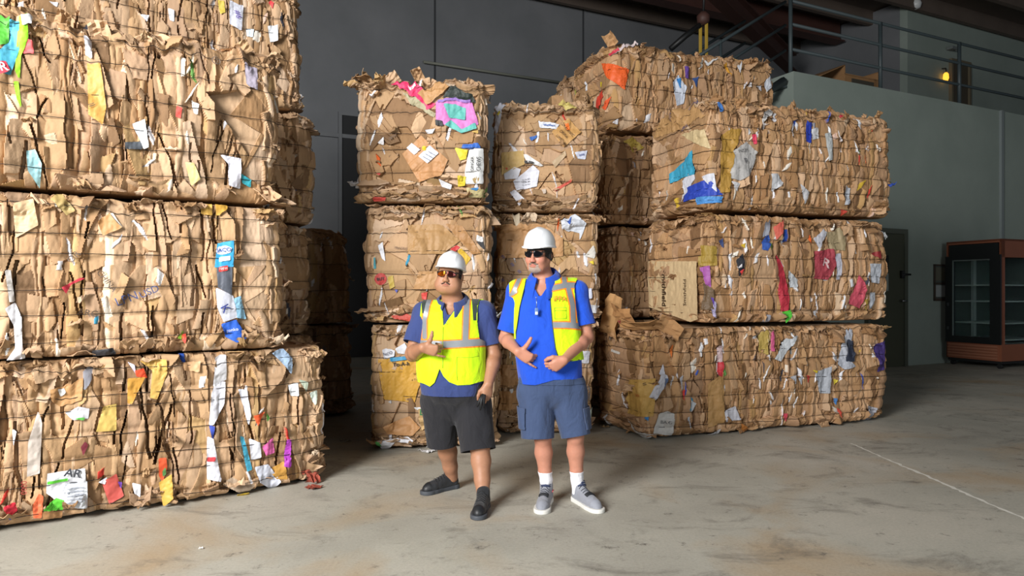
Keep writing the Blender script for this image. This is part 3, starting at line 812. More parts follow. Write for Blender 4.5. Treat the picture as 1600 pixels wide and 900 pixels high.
S('L3', '#3aa8b8', 378,270, 395,280, 395,292, 381,285); S('L3', '#d8c98a', 290,253, 304,255, 314,280, 300,290); S('L3', '#a8a0b0', 385,105, 407,108, 407,142, 388,135)
S('L3', '#d25a50', 277,168, 286,172, 283,188, 275,185); S('L3', '#dcd8d4', 300,158, 312,166, 310,182, 304,178); S('L3', '#c99a50', 140,96, 160,98, 168,170, 162,196, 140,180, **F_)
T('L3', '||', 146, 165, .03, -60, '#4a4a52'); T('L3', 'O', 341, 97, .06, 0, '#7a6a5c'); T('L3', '0', 341, 97, .035, 0, '#7a6a5c')
# L4
S('L4', '#d5d8e4', 358,0, 381,7, 378,47, 359,37); S('L4', '#dfe2e6', 418,40, 434,39, 434,64, 422,66); S('L4', '#c8d4dc', 385,44, 397,46, 395,59, 386,56)
S('L4', '#d8484a', 420,0, 429,0, 427,12); S('L4', '#dfe0e6', 218,24, 233,25, 229,37); S('L4', '#d4d6de', 262,13, 272,17, 272,35, 265,32); S('L4', '#c4c4c6', 76,5, 91,7, 89,15)
S('L4', '#c9b450', 340,0, 350,0, 352,18, 344,22); T('L4', '#6', 372, 22, .05, -80, '#6a58a8')
# L2
S('L2', '#3a9fd0', 339,380, 364,376, 363,417, 334,418, label='blue end of a tall printed box', crumple=.003); S('L2', '#5a5f6a', 337,418, 361,417, 361,462, 339,449, crumple=.003)
S('L2', '#eef0f4', 336,392, 341,385, 352,384, 360,388, 358,395, 348,398, 338,397, off=.014, crumple=.003); T('L2', 'JACO', 348, 391, .026, 6, '#1f4fa0', off=.022, bold=True)
S('L2', '#d8443f', 340,417, 354,415, 354,423, 340,425, off=.014, crumple=.003); T('L2', 'NEW', 347, 420, .016, 4, '#f4e8e8', off=.022)
S('L2', '#e8eaee', 341,402, 358,400, 358,407, 341,409, off=.012, crumple=.003)
S('L2', '#c9ccd8', 336,449, 363,462, 370,496, 348,503, 338,480, crumple=.003); S('L2', '#2f62c8', 344,506, 368,499, 385,528, 368,535, 351,526, crumple=.003, label='deep blue end of a tall printed box'); S('L2', '#8fc0dc', 358,469, 375,462, 385,499, 366,496, crumple=.003)
T('L2', 'panko', 361, 515, .022, 8, '#e8ecf4', off=.018); T('L2', 'K', 350, 482, .06, -60, '#2f3f90')
S('L2', '#e9eaf0', 8,482, 24,472, 34,496, 35,536, 40,560, 10,563, 24,543, 22,509, label='crumpled white plastic film'); S('L2', '#b8b4b0', 8,422, 17,422, 24,472, 15,472)
S('L2', '#c23848', 96,449, 125,434, 135,434, 111,445, 103,459); S('L2', '#e8dfd0', 169,334, 176,327, 192,353, 182,353); S('L2', '#b98a58', 152,345, 170,330, 190,352, 160,368, off=.02, **F_)
T('L2', 'LPN', 197, 467, .055, 22, '#46507a', off=.018); T('L2', 'USD', 232, 456, .045, 25, '#46507a', off=.018); T('L2', 'ARG', 137, 489, .04, -10, '#4a3c30'); T('L2', 'CHINA', 166, 439, .035, -55, '#4a3c30'); T('L2', 'OR', 115, 402, .04, 50, '#5a4c40')
S('L2', '#c9a050', 314,310, 332,307, 332,337, 314,334, **F_); S('L2', '#cc9f45', 336,305, 358,302, 356,327, 338,337, **F_); S('L2', '#2f2f33', 143,548, 176,543, 182,553, 145,557)
S('L2', '#7fb03a', 275,528, 287,515, 285,530); S('L2', '#d0483a', 280,523, 290,521, 287,538); S('L2', '#b8c6d4', 241,304, 255,302, 256,310, 243,312); S('L2', '#c7ab86', 20,318, 52,310, 60,352, 24,372, **F_); S('L2', '#a6905c', 78,310, 94,298, 118,330, 104,336, **F_)
# L1
S('L1', '#d9dbe0', 74,740, 133,731, 136,792, 101,791, 72,771, label='white printed bag'); S('L1', '#58b838', 66,796, 88,777, 100,780, 98,798, off=.016, label='bright green bag'); S('L1', '#58b838', 74,752, 106,747, 106,751, 74,757, off=.016)
T('L1', 'AR', 114, 739, .05, -15, '#3a3d44', off=.022, bold=True); S('L1', '#d4d8de', 101,758, 136,750, 137,792, 100,790, off=.02)
for q in range(5): S('L1', '#9a9fa8', 104,763+q*5, 132,758+q*5, 132,760+q*5, 104,765+q*5, off=.028, crumple=.006, n='printed_line')
S('L1', '#e87048', 51,789, 61,771, 68,775, 65,810, 52,810, label='orange translucent plastic'); S('L1', '#c83040', 5,789, 24,784, 28,796, 14,806); S('L1', '#3450a8', 9,803, 21,806, 16,813)
S('L1', '#b85048', 159,754, 182,740, 194,775, 171,789, label='dull red plastic'); S('L1', '#6a3fa0', 184,752, 191,754, 189,766, off=.012); S('L1', '#d8d8e0', 154,754, 168,745, 164,758)
S('L1', '#c8c8ce', 101,645, 122,635, 140,638, 138,654, 115,656); S('L1', '#5fae50', 110,653, 133,652, 131,657, off=.014); S('L1', '#e2e4ea', 19,670, 26,673, 21,698)
S('L1', '#e0502f', 210,579, 224,575, 231,591, 213,588); S('L1', '#c9c4d8', 199,565, 210,570, 213,586); S('L1', '#c89440', 199,591, 227,589, 206,631, 199,630, **F_); S('L1', '#c9a457', 217,563, 259,561, 261,582, 245,624, 234,621, 238,579, **F_)
S('L1', '#c9ad60', 161,635, 182,631, 182,673, 150,675, **F_); S('L1', '#dfe0ea', 336,596, 352,596, 350,631, 332,663, 325,663, 329,614, label='long white wrapper'); S('L1', '#c4c4c8', 336,554, 353,554, 353,593, 332,603)
S('L1', '#3a4fae', 325,663, 334,665, 331,691); S('L1', '#dcdde6', 322,680, 332,684, 345,750, 322,747); S('L1', '#c84048', 322,713, 335,712, 335,719, 322,720, off=.014)
S('L1', '#d85a35', 247,715, 259,714, 261,729, 254,754, 248,743); S('L1', '#c9a24a', 248,754, 268,740, 269,775, 255,792, **F_); S('L1', '#5a8a50', 253,735, 258,728, 259,740, 254,745, off=.016); S('L1', '#dfe2ea', 206,754, 220,757, 219,777, 210,771)
S('L1', '#4fb0d0', 373,680, 380,682, 394,733, 385,736); S('L1', '#dadce4', 388,684, 406,691, 408,715, 392,719); S('L1', '#d868a8', 409,698, 427,684, 430,708, 416,712); S('L1', '#a83fb0', 448,686, 455,687, 455,731, 444,729, label='magenta sliver')
S('L1', '#dcdeea', 371,607, 385,609, 392,649, 388,666, 380,635); S('L1', '#e6eaee', 451,602, 467,598, 467,619, 455,619); S('L1', '#c8d4c8', 490,614, 507,610, 500,635); S('L1', '#b8c4b0', 467,593, 486,597, 483,614)
S('L1', '#a8c0dc', 425,551, 444,544, 458,558, 457,586, 441,568); S('L1', '#d4d8e6', 397,729, 420,726, 441,754, 430,770, 406,754, label='white torn wrapper'); S('L1', '#b8893f', 420,736, 444,721, 451,750, 434,750, **F_); S('L1', '#d0b040', 369,771, 388,768, 390,773, 371,777)
S('L1', '#d85a30', 395,649, 413,643, 402,665); S('L1', '#5f9a48', 415,643, 422,652, 417,660); S('L1', '#7a2f3a', 126,698, 133,689, 138,695, 130,712); S('L1', '#a85848', 488,741, 507,738, 507,757, 487,760)
S('L1', '#c3b8ae', 44,690, 60,640, 66,660, 62,740, 42,745); S('L1', '#b98d5e', 78,606, 130,590, 128,625, 92,634, 80,624, **F_); T('L1', '0000', 38, 762, .03, 90, '#a04038', off=.016); S('L1', '#dcdcdc', 90,606, 100,602, 103,612, 94,617, off=.014)
S('L1', '#b98a5c', 66,798, 98,797, 97,812, 67,812, **F_); S('L1', '#cfa47a', 284,566, 312,563, 310,580, 286,578, off=.014, **F_)
# M3
S('M3', '#e03868', 609,129, 649,132, 663,146, 681,164, 667,172, 651,155, 630,141, label='hot pink ribbon of wrapper'); S('M3', '#a8a080', 628,146, 651,155, 681,178, 679,184, 644,164); S('M3', '#b88c5c', 653,150, 686,131, 702,142, 667,165, off=.03, **F_)
S('M3', '#e8d8dc', 637,135, 648,134, 651,139, 642,140, off=.014)
S('M3', '#2a332f', 691,155, 705,140, 737,147, 744,162, 728,158, label='black film'); S('M3', '#c878b8', 681,160, 737,158, 747,195, 721,209, 681,190, label='pink and turquoise printed box'); S('M3', '#5fb0a8', 693,165, 728,168, 727,188, 702,186, off=.016); S('M3', '#5fb0a8', 695,197, 705,189, 721,203, 742,193, 744,202, 721,209, off=.016); S('M3', '#26282a', 680,188, 691,190, 693,198, 681,197, off=.016)
S('M3', '#9070b8', 684,158, 735,156, 736,160, 684,162, off=.016); S('M3', '#b98a5e', 628,240, 658,212, 700,250, 690,275, 655,285, **F_)
S('M3', '#d8dae4', 635,231, 643,223, 657,235, 647,242, off=.018, n='shipping_label'); S('M3', '#d8dae4', 654,245, 672,228, 686,240, 668,256, off=.018, n='shipping_label'); S('M3', '#dcc030', *circ(663.5, 233, 3.6), off=.02, n='round_sticker')
for q in range(3): S('M3', '#8a8f9a', 661+q*4,245-q*4+1, 672+q*4,253-q*4-1, 672.8+q*4,252.2-q*4-1, 661.8+q*4,244.2-q*4+1, off=.026, step=.004, n='printed_line')
S('M3', '#2f62b8', 723,226, 744,226, 747,234, 721,232); S('M3', '#cfd0d0', 733,234, 750,234, 752,288, 728,288, 726,269, label='white lettered bag'); T('M3', 'GINGER', 738, 257, .026, 90, '#2a2c30', off=.02); T('M3', 'CHEWS', 745, 258, .026, 90, '#2a2c30', off=.02); S('M3', '#9a8458', 738,280, 745,276, 748,284, 741,288, off=.014)
S('M3', '#d8c838', 710,231, 731,235, 728,249, 719,251); S('M3', '#d0bb3a', 715,275, 728,276, 727,291, 716,293); S('M3', '#d8d6d8', 590,224, 600,214, 600,227); S('M3', '#c85048', 581,308, 604,309, 602,314, 583,314); S('M3', '#c85048', 588,272, 595,271, 594,275)
S('M3', '#cfcfd4', 686,281, 707,290, 705,298, 691,293); S('M3', '#b5a87a', 728,294, 760,297, 758,309, 733,309); S('M3', '#3f7fb8', 733,296, 746,294, 744,299, off=.014); S('M3', '#c8c8ce', 664,203, 680,201, 676,209, 668,209); S('M3', '#c8a860', 736,206, 746,204, 746,210)
T('M3', 'ww', 614, 214, .04, 30, '#6a5440'); T('M3', 'P', 590, 205, .03, -10, '#6a5440')
# M2
S('M2', '#b83f3a', *circ(595, 436, 9.5), label='round red stamp', n='round_sticker'); T('M2', 'BUY', 595, 436, .026, 8, '#3a2a2a', off=.016, bold=True); S('M2', '#dfe0e6', 590,383, 598,378, 603,409, 597,404); T('M2', 'FRAGILE', 627, 388, .022, -5, '#5a4030')
S('M2', '#a98457', 637,350, 691,350, 719,376, 691,397, 637,397, **F_); S('M2', '#b98f62', 655,424, 684,424, 684,452, 646,452, **F_); S('M2', '#c23a3a', 703,389, 713,383, 719,386, 712,393); S('M2', '#c8a32f', 715,392, 721,388, 736,404, 727,416); S('M2', '#3a3a3c', 744,376, 756,378, 757,392); S('M2', '#c8c8c8', 745,365, 755,370, 755,378, 744,375)
S('M2', '#c84840', 658,458, 668,456, 666,469, 659,467); S('M2', '#b84a3c', 611,493, 637,490, 646,495, 642,502, 616,498); S('M2', '#4a50a0', 616,452, 622,453, 620,458); S('M2', '#b9a04a', 606,433, 614,430, 617,448, 609,452); S('M2', '#3f8f9a', 583,402, 586,402, 588,420, 584,420); S('M2', '#a67c50', 695,348, 722,352, 752,395, 738,398, **F_)
# M1
S('M1', '#d6d8e0', 597,547, 603,543, 617,548, 616,557, 600,560); T('M1', 'NCO', 606, 552, .026, 10, '#3a4058', off=.016); S('M1', '#d4d6dc', 617,545, 632,536, 643,555, 621,552); S('M1', '#3f8fb8', 609,559, 647,555, 648,560, 611,565, off=.018)
S('M1', '#c9993c', 591,561, 609,560, 661,563, 661,592, 653,608, 648,629, 600,624, 592,581, label='yellow printed box', n='folded_box_panel', flat=True); T('M1', 'To-A-h', 627, 569, .036, 4, '#3a3226', off=.018, bold=True); T('M1', 'XXXX', 652, 584, .018, 2, '#6a5022', off=.016); T('M1', 'o T o o', 650, 593, .018, 2, '#5a4420', off=.016)
S('M1', '#dfe0e6', 592,687, 616,685, 637,681, 647,687, 643,693, 619,689, 608,701, 595,703, label='white torn sheet'); S('M1', '#5fae60', 592,687, 596,688, 598,696, 594,698, off=.014); S('M1', '#bfa070', 653,639, 667,637, 669,667, 659,672, **F_); T('M1', 'Ei', 660, 644, .05, 0, '#3f7a4a', off=.016, bold=True)
S('M1', '#e0e0e4', 663,701, 677,691, 681,707); S('M1', '#d8dade', 645,636, 661,637, 653,641); S('M1', '#b88a5c', 600,665, 640,650, 657,668, 645,680, 606,678, **F_); S('M1', '#d8d8dc', 606,628, 611,625, 612,631)
# M6
S('M6', '#d2d4e0', 768,169, 778,156, 793,156, 784,167, 781,184, 769,224, 767,196, label='white plastic bag'); S('M6', '#c9b83a', *circ(779, 173, 2.6), off=.016); S('M6', '#d6d8e0', 841,188, 874,192, 869,201, 843,198, off=.016, n='shipping_label'); T('M6', 'Walthers', 858, 195, .022, -4, '#2f5fa8', off=.026, bold=True)
S('M6', '#2f5fa8', 827,214, 839,210, 839,214, 830,220); S('M6', '#e07028', 882,193, 888,192, 891,203, 886,203, off=.018)
S('M6', '#bb9058', 862,205, 888,183, 908,206, 880,232, off=.012, **F_)
for q, t_ in enumerate(('ORGANIC', 'OKRA', 'LIMES')): T('M6', t_, 886-q*6, 203+q*7, .028, -50, '#4a3626', off=.03)
S('M6', '#b8a860', 871,158, 884,154, 902,167, 882,171); S('M6', '#d8d8d8', 817,241, 822,240, 849,259, 844,260, 824,253); S('M6', '#3a3a3a', 819,250, 833,253, 836,256, 820,255, off=.012); S('M6', '#dfe0ea', 787,271, 804,260, 814,264, 809,278, 789,280); S('M6', '#d9dae4', 802,282, 833,258, 843,267, 839,291, 807,298)
for q in range(3): T('M6', 'lm ilm lml', 822, 280+q*4, .014, 8, '#5a5a60', off=.02)
S('M6', '#d4d4dc', 796,300, 804,296, 820,312, 811,322); S('M6', '#c85a4a', 864,296, 893,280, 893,284, 869,299); S('M6', '#c4c8d8', 897,239, 917,236, 914,250, 902,249); T('M6', '###', 908, 243, .024, 10, '#4a5a98', off=.016)
S('M6', '#c8a86c', 783,238, 818,234, 820,256, 783,273, **F_); S('M6', '#b8a080', 862,253, 883,236, 884,244, 867,262, **F_); S('M6', '#d8c8b8', 846,296, 853,295, 853,302, 849,303); S('M6', '#d05038', 789,262, 793,261, 793,266, off=.014)
# M5
S('M5', '#c8ccd4', 876,343, 899,334, 916,349, 912,362, 906,376, 906,364, 878,357, label='white crumpled bag'); S('M5', '#3f5fb0', 885,344, 893,338, 890,350, off=.014); S('M5', '#c8c4bc', 914,400, 927,383, 932,395, 929,404); S('M5', '#d8c030', 920,409, 927,407, 928,414, off=.014)
for x_, y_ in ((786, 402), (800, 414), (811, 425), (785, 438)): T('M5', 'FF', x_, y_, .03, -48, '#5a62a0')
S('M5', '#d4d4d8', 934,427, 939,427, 935,448); S('M5', '#cfd0d4', 920,476, 944,478, 931,490, 923,488); S('M5', '#c4c8d8', 903,455, 925,450, 926,466, 905,470); S('M5', '#c4b49a', 800,333, 812,332, 812,350, 806,352)
S('M5', '#b98d60', 770,352, 850,346, 880,372, 880,400, 770,404, off=.004, **F_)
# M4
S('M4', '#c8c8d0', 906,546, 922,549, 919,568, 905,566); S('M4', '#b8c4b8', 921,647, 939,638, 936,663, 924,663, label='white and green bag'); S('M4', '#4f9a58', 921,655, 930,662, 922,664, off=.014); T('M4', 'O', 789, 557, .05, 0, '#4a3a2c'); T('M4', 'S', 789, 557, .025, 0, '#4a3a2c'); S('M4', '#d0d0d0', 796,608, 802,607, 802,614, 797,614)
S('M4', '#b58a5e', 778,570, 812,568, 812,604, 778,606, off=.004, **F_); S('M4', '#b08558', 779,612, 812,610, 812,640, 779,642, off=.004, **F_)
# R4
S('R4', '#e0602a', 940,98, 968,100, 964,136, 951,122, label='orange scrap'); S('R4', '#c8402f', 933,166, 944,140, 946,151, 937,177); S('R4', '#d8582f', 944,169, 955,151, 951,173); S('R4', '#d8c8c8', 951,80, 973,66, 998,62, 1000,66, 973,73, 955,84); S('R4', '#c43848', 951,80, 966,71, 968,75, 955,84, off=.014)
S('R4', '#c4cad6', 1050,129, 1060,116, 1070,136, 1067,162, 1056,166); S('R4', '#3a7fc0', 1056,123, 1063,121, 1061,140, off=.014); S('R4', '#6a4a9a', 1069,102, 1076,103, 1074,124, 1069,122); S('R4', '#2f4a80', 1082,120, 1090,120, 1087,138); S('R4', '#d4d4d4', 1102,94, 1127,89, 1105,100); S('R4', '#d0d0d4', 1153,100, 1162,90, 1157,111)
S('R4', '#c8ccd4', 1195,129, 1206,116, 1208,136, 1199,144); S('R4', '#d0c030', *circ(1220, 133, 3.4)); S('R4', '#c8902f', 1133,95, 1138,95, 1142,122); S('R4', '#c8c8ce', 1183,134, 1191,132, 1191,142); S('R4', '#d8c030', 939,128, 943,128, 943,138); S('R4', '#cfcfd4', 958,190, 966,186, 965,196)
# R3
S('R3', '#3f9fc0', 1045,272, 1083,235, 1087,272, 1061,279, 1047,287, label='turquoise wrapper'); S('R3', '#2f48b0', 1071,294, 1105,279, 1120,301, 1072,316, label='deep blue wrapper'); S('R3', '#d4d6e0', 1065,283, 1083,265, 1087,279, 1076,294, 1069,316); S('R3', '#d0d2dc', 1096,272, 1116,270, 1120,301); S('R3', '#4f8fd0', 1091,309, 1120,303, 1118,314, 1091,320)
S('R3', '#c9b48a', 1061,210, 1100,202, 1107,232, 1085,224); S('R3', '#cfd0d2', 1006,221, 1014,217, 1017,235, 1010,239); S('R3', '#a8823a', 1127,213, 1142,200, 1158,202, 1146,235, 1138,301, 1124,301, **F_); S('R3', '#a9a7a5', 1146,235, 1164,221, 1179,239, 1171,272, 1153,283, 1140,279, label='grey lettered bag'); S('R3', '#c4c4c8', 1140,283, 1153,287, 1150,300)
T('R3', 'PIZZA', 1158, 236, .03, 14, '#5a5a5c', off=.018); T('R3', 'B', 1160, 252, .05, 14, '#5a5a5c', off=.018)
S('R3', '#d0405a', 1173,210, 1179,210, 1179,226, 1175,226); S('R3', '#c8c6c4', 1190,180, 1208,162, 1210,170, 1193,192); S('R3', '#2a3fa8', 1261,190, 1270,193, 1267,224, 1259,222); S('R3', '#c8c8cc', 1270,202, 1281,200, 1280,217, 1269,219); S('R3', '#d04050', 1314,180, 1322,178, 1321,187)
S('R3', '#c4c6ca', 1201,272, 1212,272, 1221,287, 1204,300); S('R3', '#c4c4c8', 1248,287, 1265,301, 1258,320); S('R3', '#b8bcc4', 1322,290, 1331,294, 1327,320, 1320,320); S('R3', '#c04838', 1316,326, 1326,330, 1318,338); S('R3', '#c8ccd0', 1168,198, 1172,206, 1168,212); S('R3', '#b0b4b4', 1290,210, 1300,208, 1300,250, 1293,252)
for x_, y_ in ((1052, 186), (1080, 168), (1070, 200)): T('R3', 'ORGA', x_, y_, .028, 22, '#54547a')
S('R3', '#b08a5c', 1030,190, 1075,165, 1100,180, 1060,205, 1020,215, off=.004, **F_); S('R3', '#3f6fb0', 1124,160, 1131,158, 1134,172, 1128,175)
# R2
S('R2', '#cfb58c', 1013,408, 1091,408, 1093,499, 1081,503, 1017,480, n='folded_box_panel', label='pale lettered box panel', crumple=.004, side='left', flat=True); T('R2', 'Smithfield', 1041, 450, .072, -90, '#4a3a2a', off=.018, side='left', bold=True); T('R2', 'Smithfield', 1074, 457, .05, 90, '#4a3a2a', off=.018, side='left')
S('R2', '#e08a84', 995,433, 1011,429, 1019,476, 999,474, label='pink plastic', side='left'); S('R2', '#9a7f35', 1093,383, 1114,383, 1114,414, 1094,416, **F_); S('R2', '#a05aa0', 1095,417, 1110,414, 1112,449, 1105,449); S('R2', '#6a5640', 1097,441, 1110,453, 1110,484, 1095,484, **F_); S('R2', '#b0a8c8', 1110,464, 1122,474, 1120,498, 1114,494); S('R2', '#5a3f9a', 1111,464, 1116,466, 1118,482, off=.014)
S('R2', '#3458a8', 1188,379, 1202,363, 1204,375, 1196,392, 1188,390); S('R2', '#b8bcc8', 1194,346, 1206,343, 1202,367, 1190,371); S('R2', '#b0303f', 1212,396, 1221,412, 1231,466, 1229,486, 1219,486, 1214,453, label='long red plastic strip'); S('R2', '#4fb83a', 1219,488, 1232,484, 1231,494, 1223,505); S('R2', '#b8bcc0', 1229,422, 1245,437, 1243,449, 1231,449)
S('R2', '#a0404a', 1268,392, 1299,388, 1302,412, 1290,437, 1268,435, label='dull red wrapper'); T('R2', 'R', 1285, 411, .1, -30, '#c8a8a8', off=.018, bold=True); S('R2', '#b8b8c4', 1301,396, 1310,396, 1309,437, 1302,437); S('R2', '#202028', 1151,406, 1160,396, 1163,422, 1155,433); S('R2', '#d8d4d8', 1152,418, 1157,412, 1159,420, off=.014); S('R2', '#c83a38', 1155,424, 1161,420, 1158,430, off=.014)
S('R2', '#c05060', 1323,474, 1338,429, 1348,453, 1344,482, label='red and white wrapper'); S('R2', '#b4b8c0', 1356,412, 1375,412, 1373,443, 1356,441); S('R2', '#b4b8c0', 1356,457, 1368,457, 1368,482, 1358,484); S('R2', '#902f30', 1358,396, 1373,391, 1373,406); S('R2', '#9a8a6a', 1290,363, 1311,355, 1319,371, 1315,392, 1295,388, **F_); S('R2', '#b8b8c0', 1270,371, 1286,355, 1292,363, 1276,388)
S('R2', '#c86050', 1208,355, 1225,342, 1221,363, 1212,375); S('R2', '#3a4570', 1126,376, 1133,371, 1132,388); S('R2', '#c8a832', 1157,383, 1165,379, 1162,388); S('R2', '#b8b8bc', 1270,488, 1276,484, 1274,498); S('R2', '#a88f40', 1347,468, 1353,466, 1352,488); T('R2', 'WWW', 1010, 372, .03, -25, '#6a5240', side='left'); T('R2', 'WWW', 1035, 380, .03, -25, '#6a5240', side='left'); T('R2', 'WWW', 1055, 370, .03, -25, '#6a5240', side='left')
# R1
S('R1', '#b8934f', 984,593, 1013,593, 1013,655, 978,646, 976,618, label='ochre printed box panel', n='folded_box_panel'); T('R1', 'X', 990, 606, .05, 20, '#4a3a26', off=.016); T('R1', 'oo', 997, 617, .04, 0, '#b8602f', off=.016); T('R1', '=', 1004, 601, .05, 25, '#4a3a26', off=.016)
S('R1', '#b8b8c0', 1023,601, 1038,568, 1040,593, 1023,626, 1013,624); S('R1', '#5a6a8a', 1034,590, 1040,590, 1036,608, off=.014); S('R1', '#c0beba', 1032,646, 1042,642, 1052,646, 1050,681, 1023,679, label='white bag'); T('R1', 'BAG', 1040, 660, .03, 0, '#6a6a70', off=.016); S('R1', '#b8b4b0', 978,651, 990,671, 1019,688, 995,688)
S('R1', '#c8b0b0', 1120,540, 1128,540, 1126,589, 1118,585); S('R1', '#c03840', 1120,566, 1128,565, 1126,589, 1118,585, off=.014); S('R1', '#b8bcc0', 1206,560, 1225,527, 1247,521, 1229,544, 1216,564); S('R1', '#a8904a', 1184,519, 1200,515, 1196,554, 1184,548, **F_); S('R1', '#d0608a', 1202,519, 1207,515, 1207,548, 1201,548)
S('R1', '#b0b4be', 1307,568, 1325,511, 1336,511, 1323,560, 1336,572, 1319,577, label='grey white bag'); S('R1', '#2a3040', 1325,527, 1334,531, 1332,564, 1319,564, off=.014); S('R1', '#3f2f6a', 1364,540, 1385,531, 1379,577, 1369,581, label='purple wrapper'); S('R1', '#a8acb4', 1270,581, 1297,572, 1295,614, 1278,614); S('R1', '#c8b030', 1266,577, 1276,579, 1272,583); S('R1', '#c03c34', 1258,585, 1264,587, 1260,599)
S('R1', '#bcbcc4', 1128,642, 1147,634, 1155,655, 1130,659); S('R1', '#c84858', 1223,646, 1231,646, 1229,661); S('R1', '#d04038', 1064,610, 1069,608, 1068,628); S('R1', '#a86a30', 1155,660, 1173,671, 1159,677); S('R1', '#bcbcc0', 1106,681, 1126,670, 1124,679); S('R1', '#a8a8b0', 1356,634, 1373,638, 1373,659, 1358,659); S('R1', '#c8b43a', 1303,592, 1309,594, 1304,602); S('R1', '#3f70a8', 1301,622, 1307,622, 1305,634); S('R1', '#c04a3a', 1305,636, 1311,640, 1308,654)
S('R1', '#d07030', 1044,542, 1051,538, 1048,560); S('R1', '#b4b4ba', 1060,590, 1066,585, 1064,612); S('R1', '#b8bcc0', 1078,625, 1087,630, 1080,645); S('R1', '#b0b4bc', 1072,655, 1077,650, 1076,672); S('R1', '#a8aab0', 1230,588, 1240,585, 1238,600); S('R1', '#a8aab0', 1244,590, 1251,586, 1249,602)
S('R1', '#c0bcb4', 954,545, 968,550, 968,554, 954,549); S('R1', '#a5804f', 1104,600, 1128,580, 1128,660, 1106,668, **F_); S('R1', '#3f7fb8', 1006,655, 1014,650, 1013,660)
# F4, R7
S('F4', '#a8a050', 897,140, 925,132, 926,150, 900,156); S('F4', '#3f8fb0', 905,142, 910,140, 912,152, off=.014); S('R7', '#3f58b0', 932,238, 940,232, 938,250); S('R7', '#a89040', 975,216, 990,212, 1004,230, 988,236)
# loose pieces lying over the corner of the lowest right bale, and torn pieces hanging clear
R1 = BALES['R1']
R1.flap(-.58, R1.H-.10, .34, .40, 1, .12, .25, bend=-.22, curl=.3, col=lin('#b58c5e'), off=.02, name='loose_carton_flap', free=True)
R1.flap(-.30, R1.H-.02, .38, .22, .8, .5, .1, bend=-.2, curl=-.2, col=lin('#a87c50'), off=.0, name='loose_carton_flap', free=True)
R1.flap(-.06, R1.H-.02, .42, .19, .7, .7, .3, bend=-.3, curl=.2, col=lin('#ad8256'), off=-.02, name='loose_carton_flap', free=True)
R1.flap(.20, R1.H-.02, .30, .14, .7, .6, .4, bend=-.3, curl=.2, col=lin('#b88c60'), off=-.02, name='loose_carton_flap', free=True)
R1.flap(-.25, R1.H+.02, .22, .06, .8, .7, .0, bend=-.1, curl=.1, col=lin('#9a4a40'), off=.06, name='loose_carton_flap', label='dull red printed carton edge', free=True)
R1.flap(3.0, R1.H-.04, .10, .17, .1, .5, 1.0, bend=-.1, curl=.3, col=lin('#b89468'), off=-.03, name='loose_carton_flap', free=True)
BALES['R2'].flap(2.30, .98, .05, .14, .0, .5, 1.0, bend=-.4, curl=.2, col=lin('#d8dce0'), off=-.02, name='plastic_scrap', m=M_SCRAP)
BALES['R3'].flap(2.34, .36, .07, .10, -.3, .8, .8, bend=.3, col=lin('#3450a8'), off=-.02, name='plastic_scrap', m=M_SCRAP)
BALES['M3'].flap(-.03, .16, .10, .11, -.2, .6, -1, bend=.4, curl=.3, col=lin('#d4d4d8'), off=-.02, name='plastic_scrap', m=M_SCRAP)
BALES['L1'].flap(2.28, .07, .09, .12, -.35, 1, .2, bend=-.3, col=lin('#a05040'), off=-.01, name='loose_carton_flap', label='dull red carton flap reaching the floor')
BALES['M2'].flap(1.09, .05, .18, .14, -.1, .5, 1, bend=.2, curl=.2, col=lin('#b0b4b8'), off=-.03, name='plastic_scrap', m=M_SCRAP)
BALES['M2'].flap(.02, .10, .16, .13, -.3, .6, -1, bend=.2, curl=.2, off=-.03)
BALES['L2'].flap(2.42+.12, .42, .14, .10, .3, 1, .3, bend=.3, curl=.3, col=lin('#d0b090'), off=-.01)
BALES['L3'].flap(2.40+.05, .10, .20, .22, -.8, .8, .4, bend=.2, curl=.2, off=-.03)
for k in range(7): BALES['L3'].flap(2.30+.05*k, .12-.01*k, .10, .16+.02*(k % 3), -.9, .7, .5, bend=.15, curl=.2, off=-.02)

M3 = BALES['M3']
for k in range(9): M3.flap(-.10+.035*k, M3.H-.03-.012*(k % 4), .11, .10+.02*(k % 3), .5, .6, -.6+.1*k, bend=-.5, curl=.4, off=-.03+.006*k)
for k in range(8): M3.flap(.08+.12*k, .035+.012*(k % 3), .16, .07, -.15, 1, .3*(-1)**k, bend=.3, curl=.3, off=-.01)
for key in ('M1', 'M2', 'M5', 'M6', 'M4'):
    for k in range(7): BALES[key].flap(.02+.14*k, .04+.015*(k % 3), .17, .06, -.1, 1, .35*(-1)**k, bend=.3, curl=.3, off=-.02)
# ================================================================ smooth solids: signed distances turned into one continuous surface
def _v(*a): return np.array(a, float)
def unit(a): a = np.asarray(a, float); return a/np.linalg.norm(a)

def smin(a, b, k):
    if k <= 0: return np.minimum(a, b)
    h = np.clip(.5+.5*(b-a)/k, 0, 1)
    return b*(1-h)+a*h-k*h*(1-h)

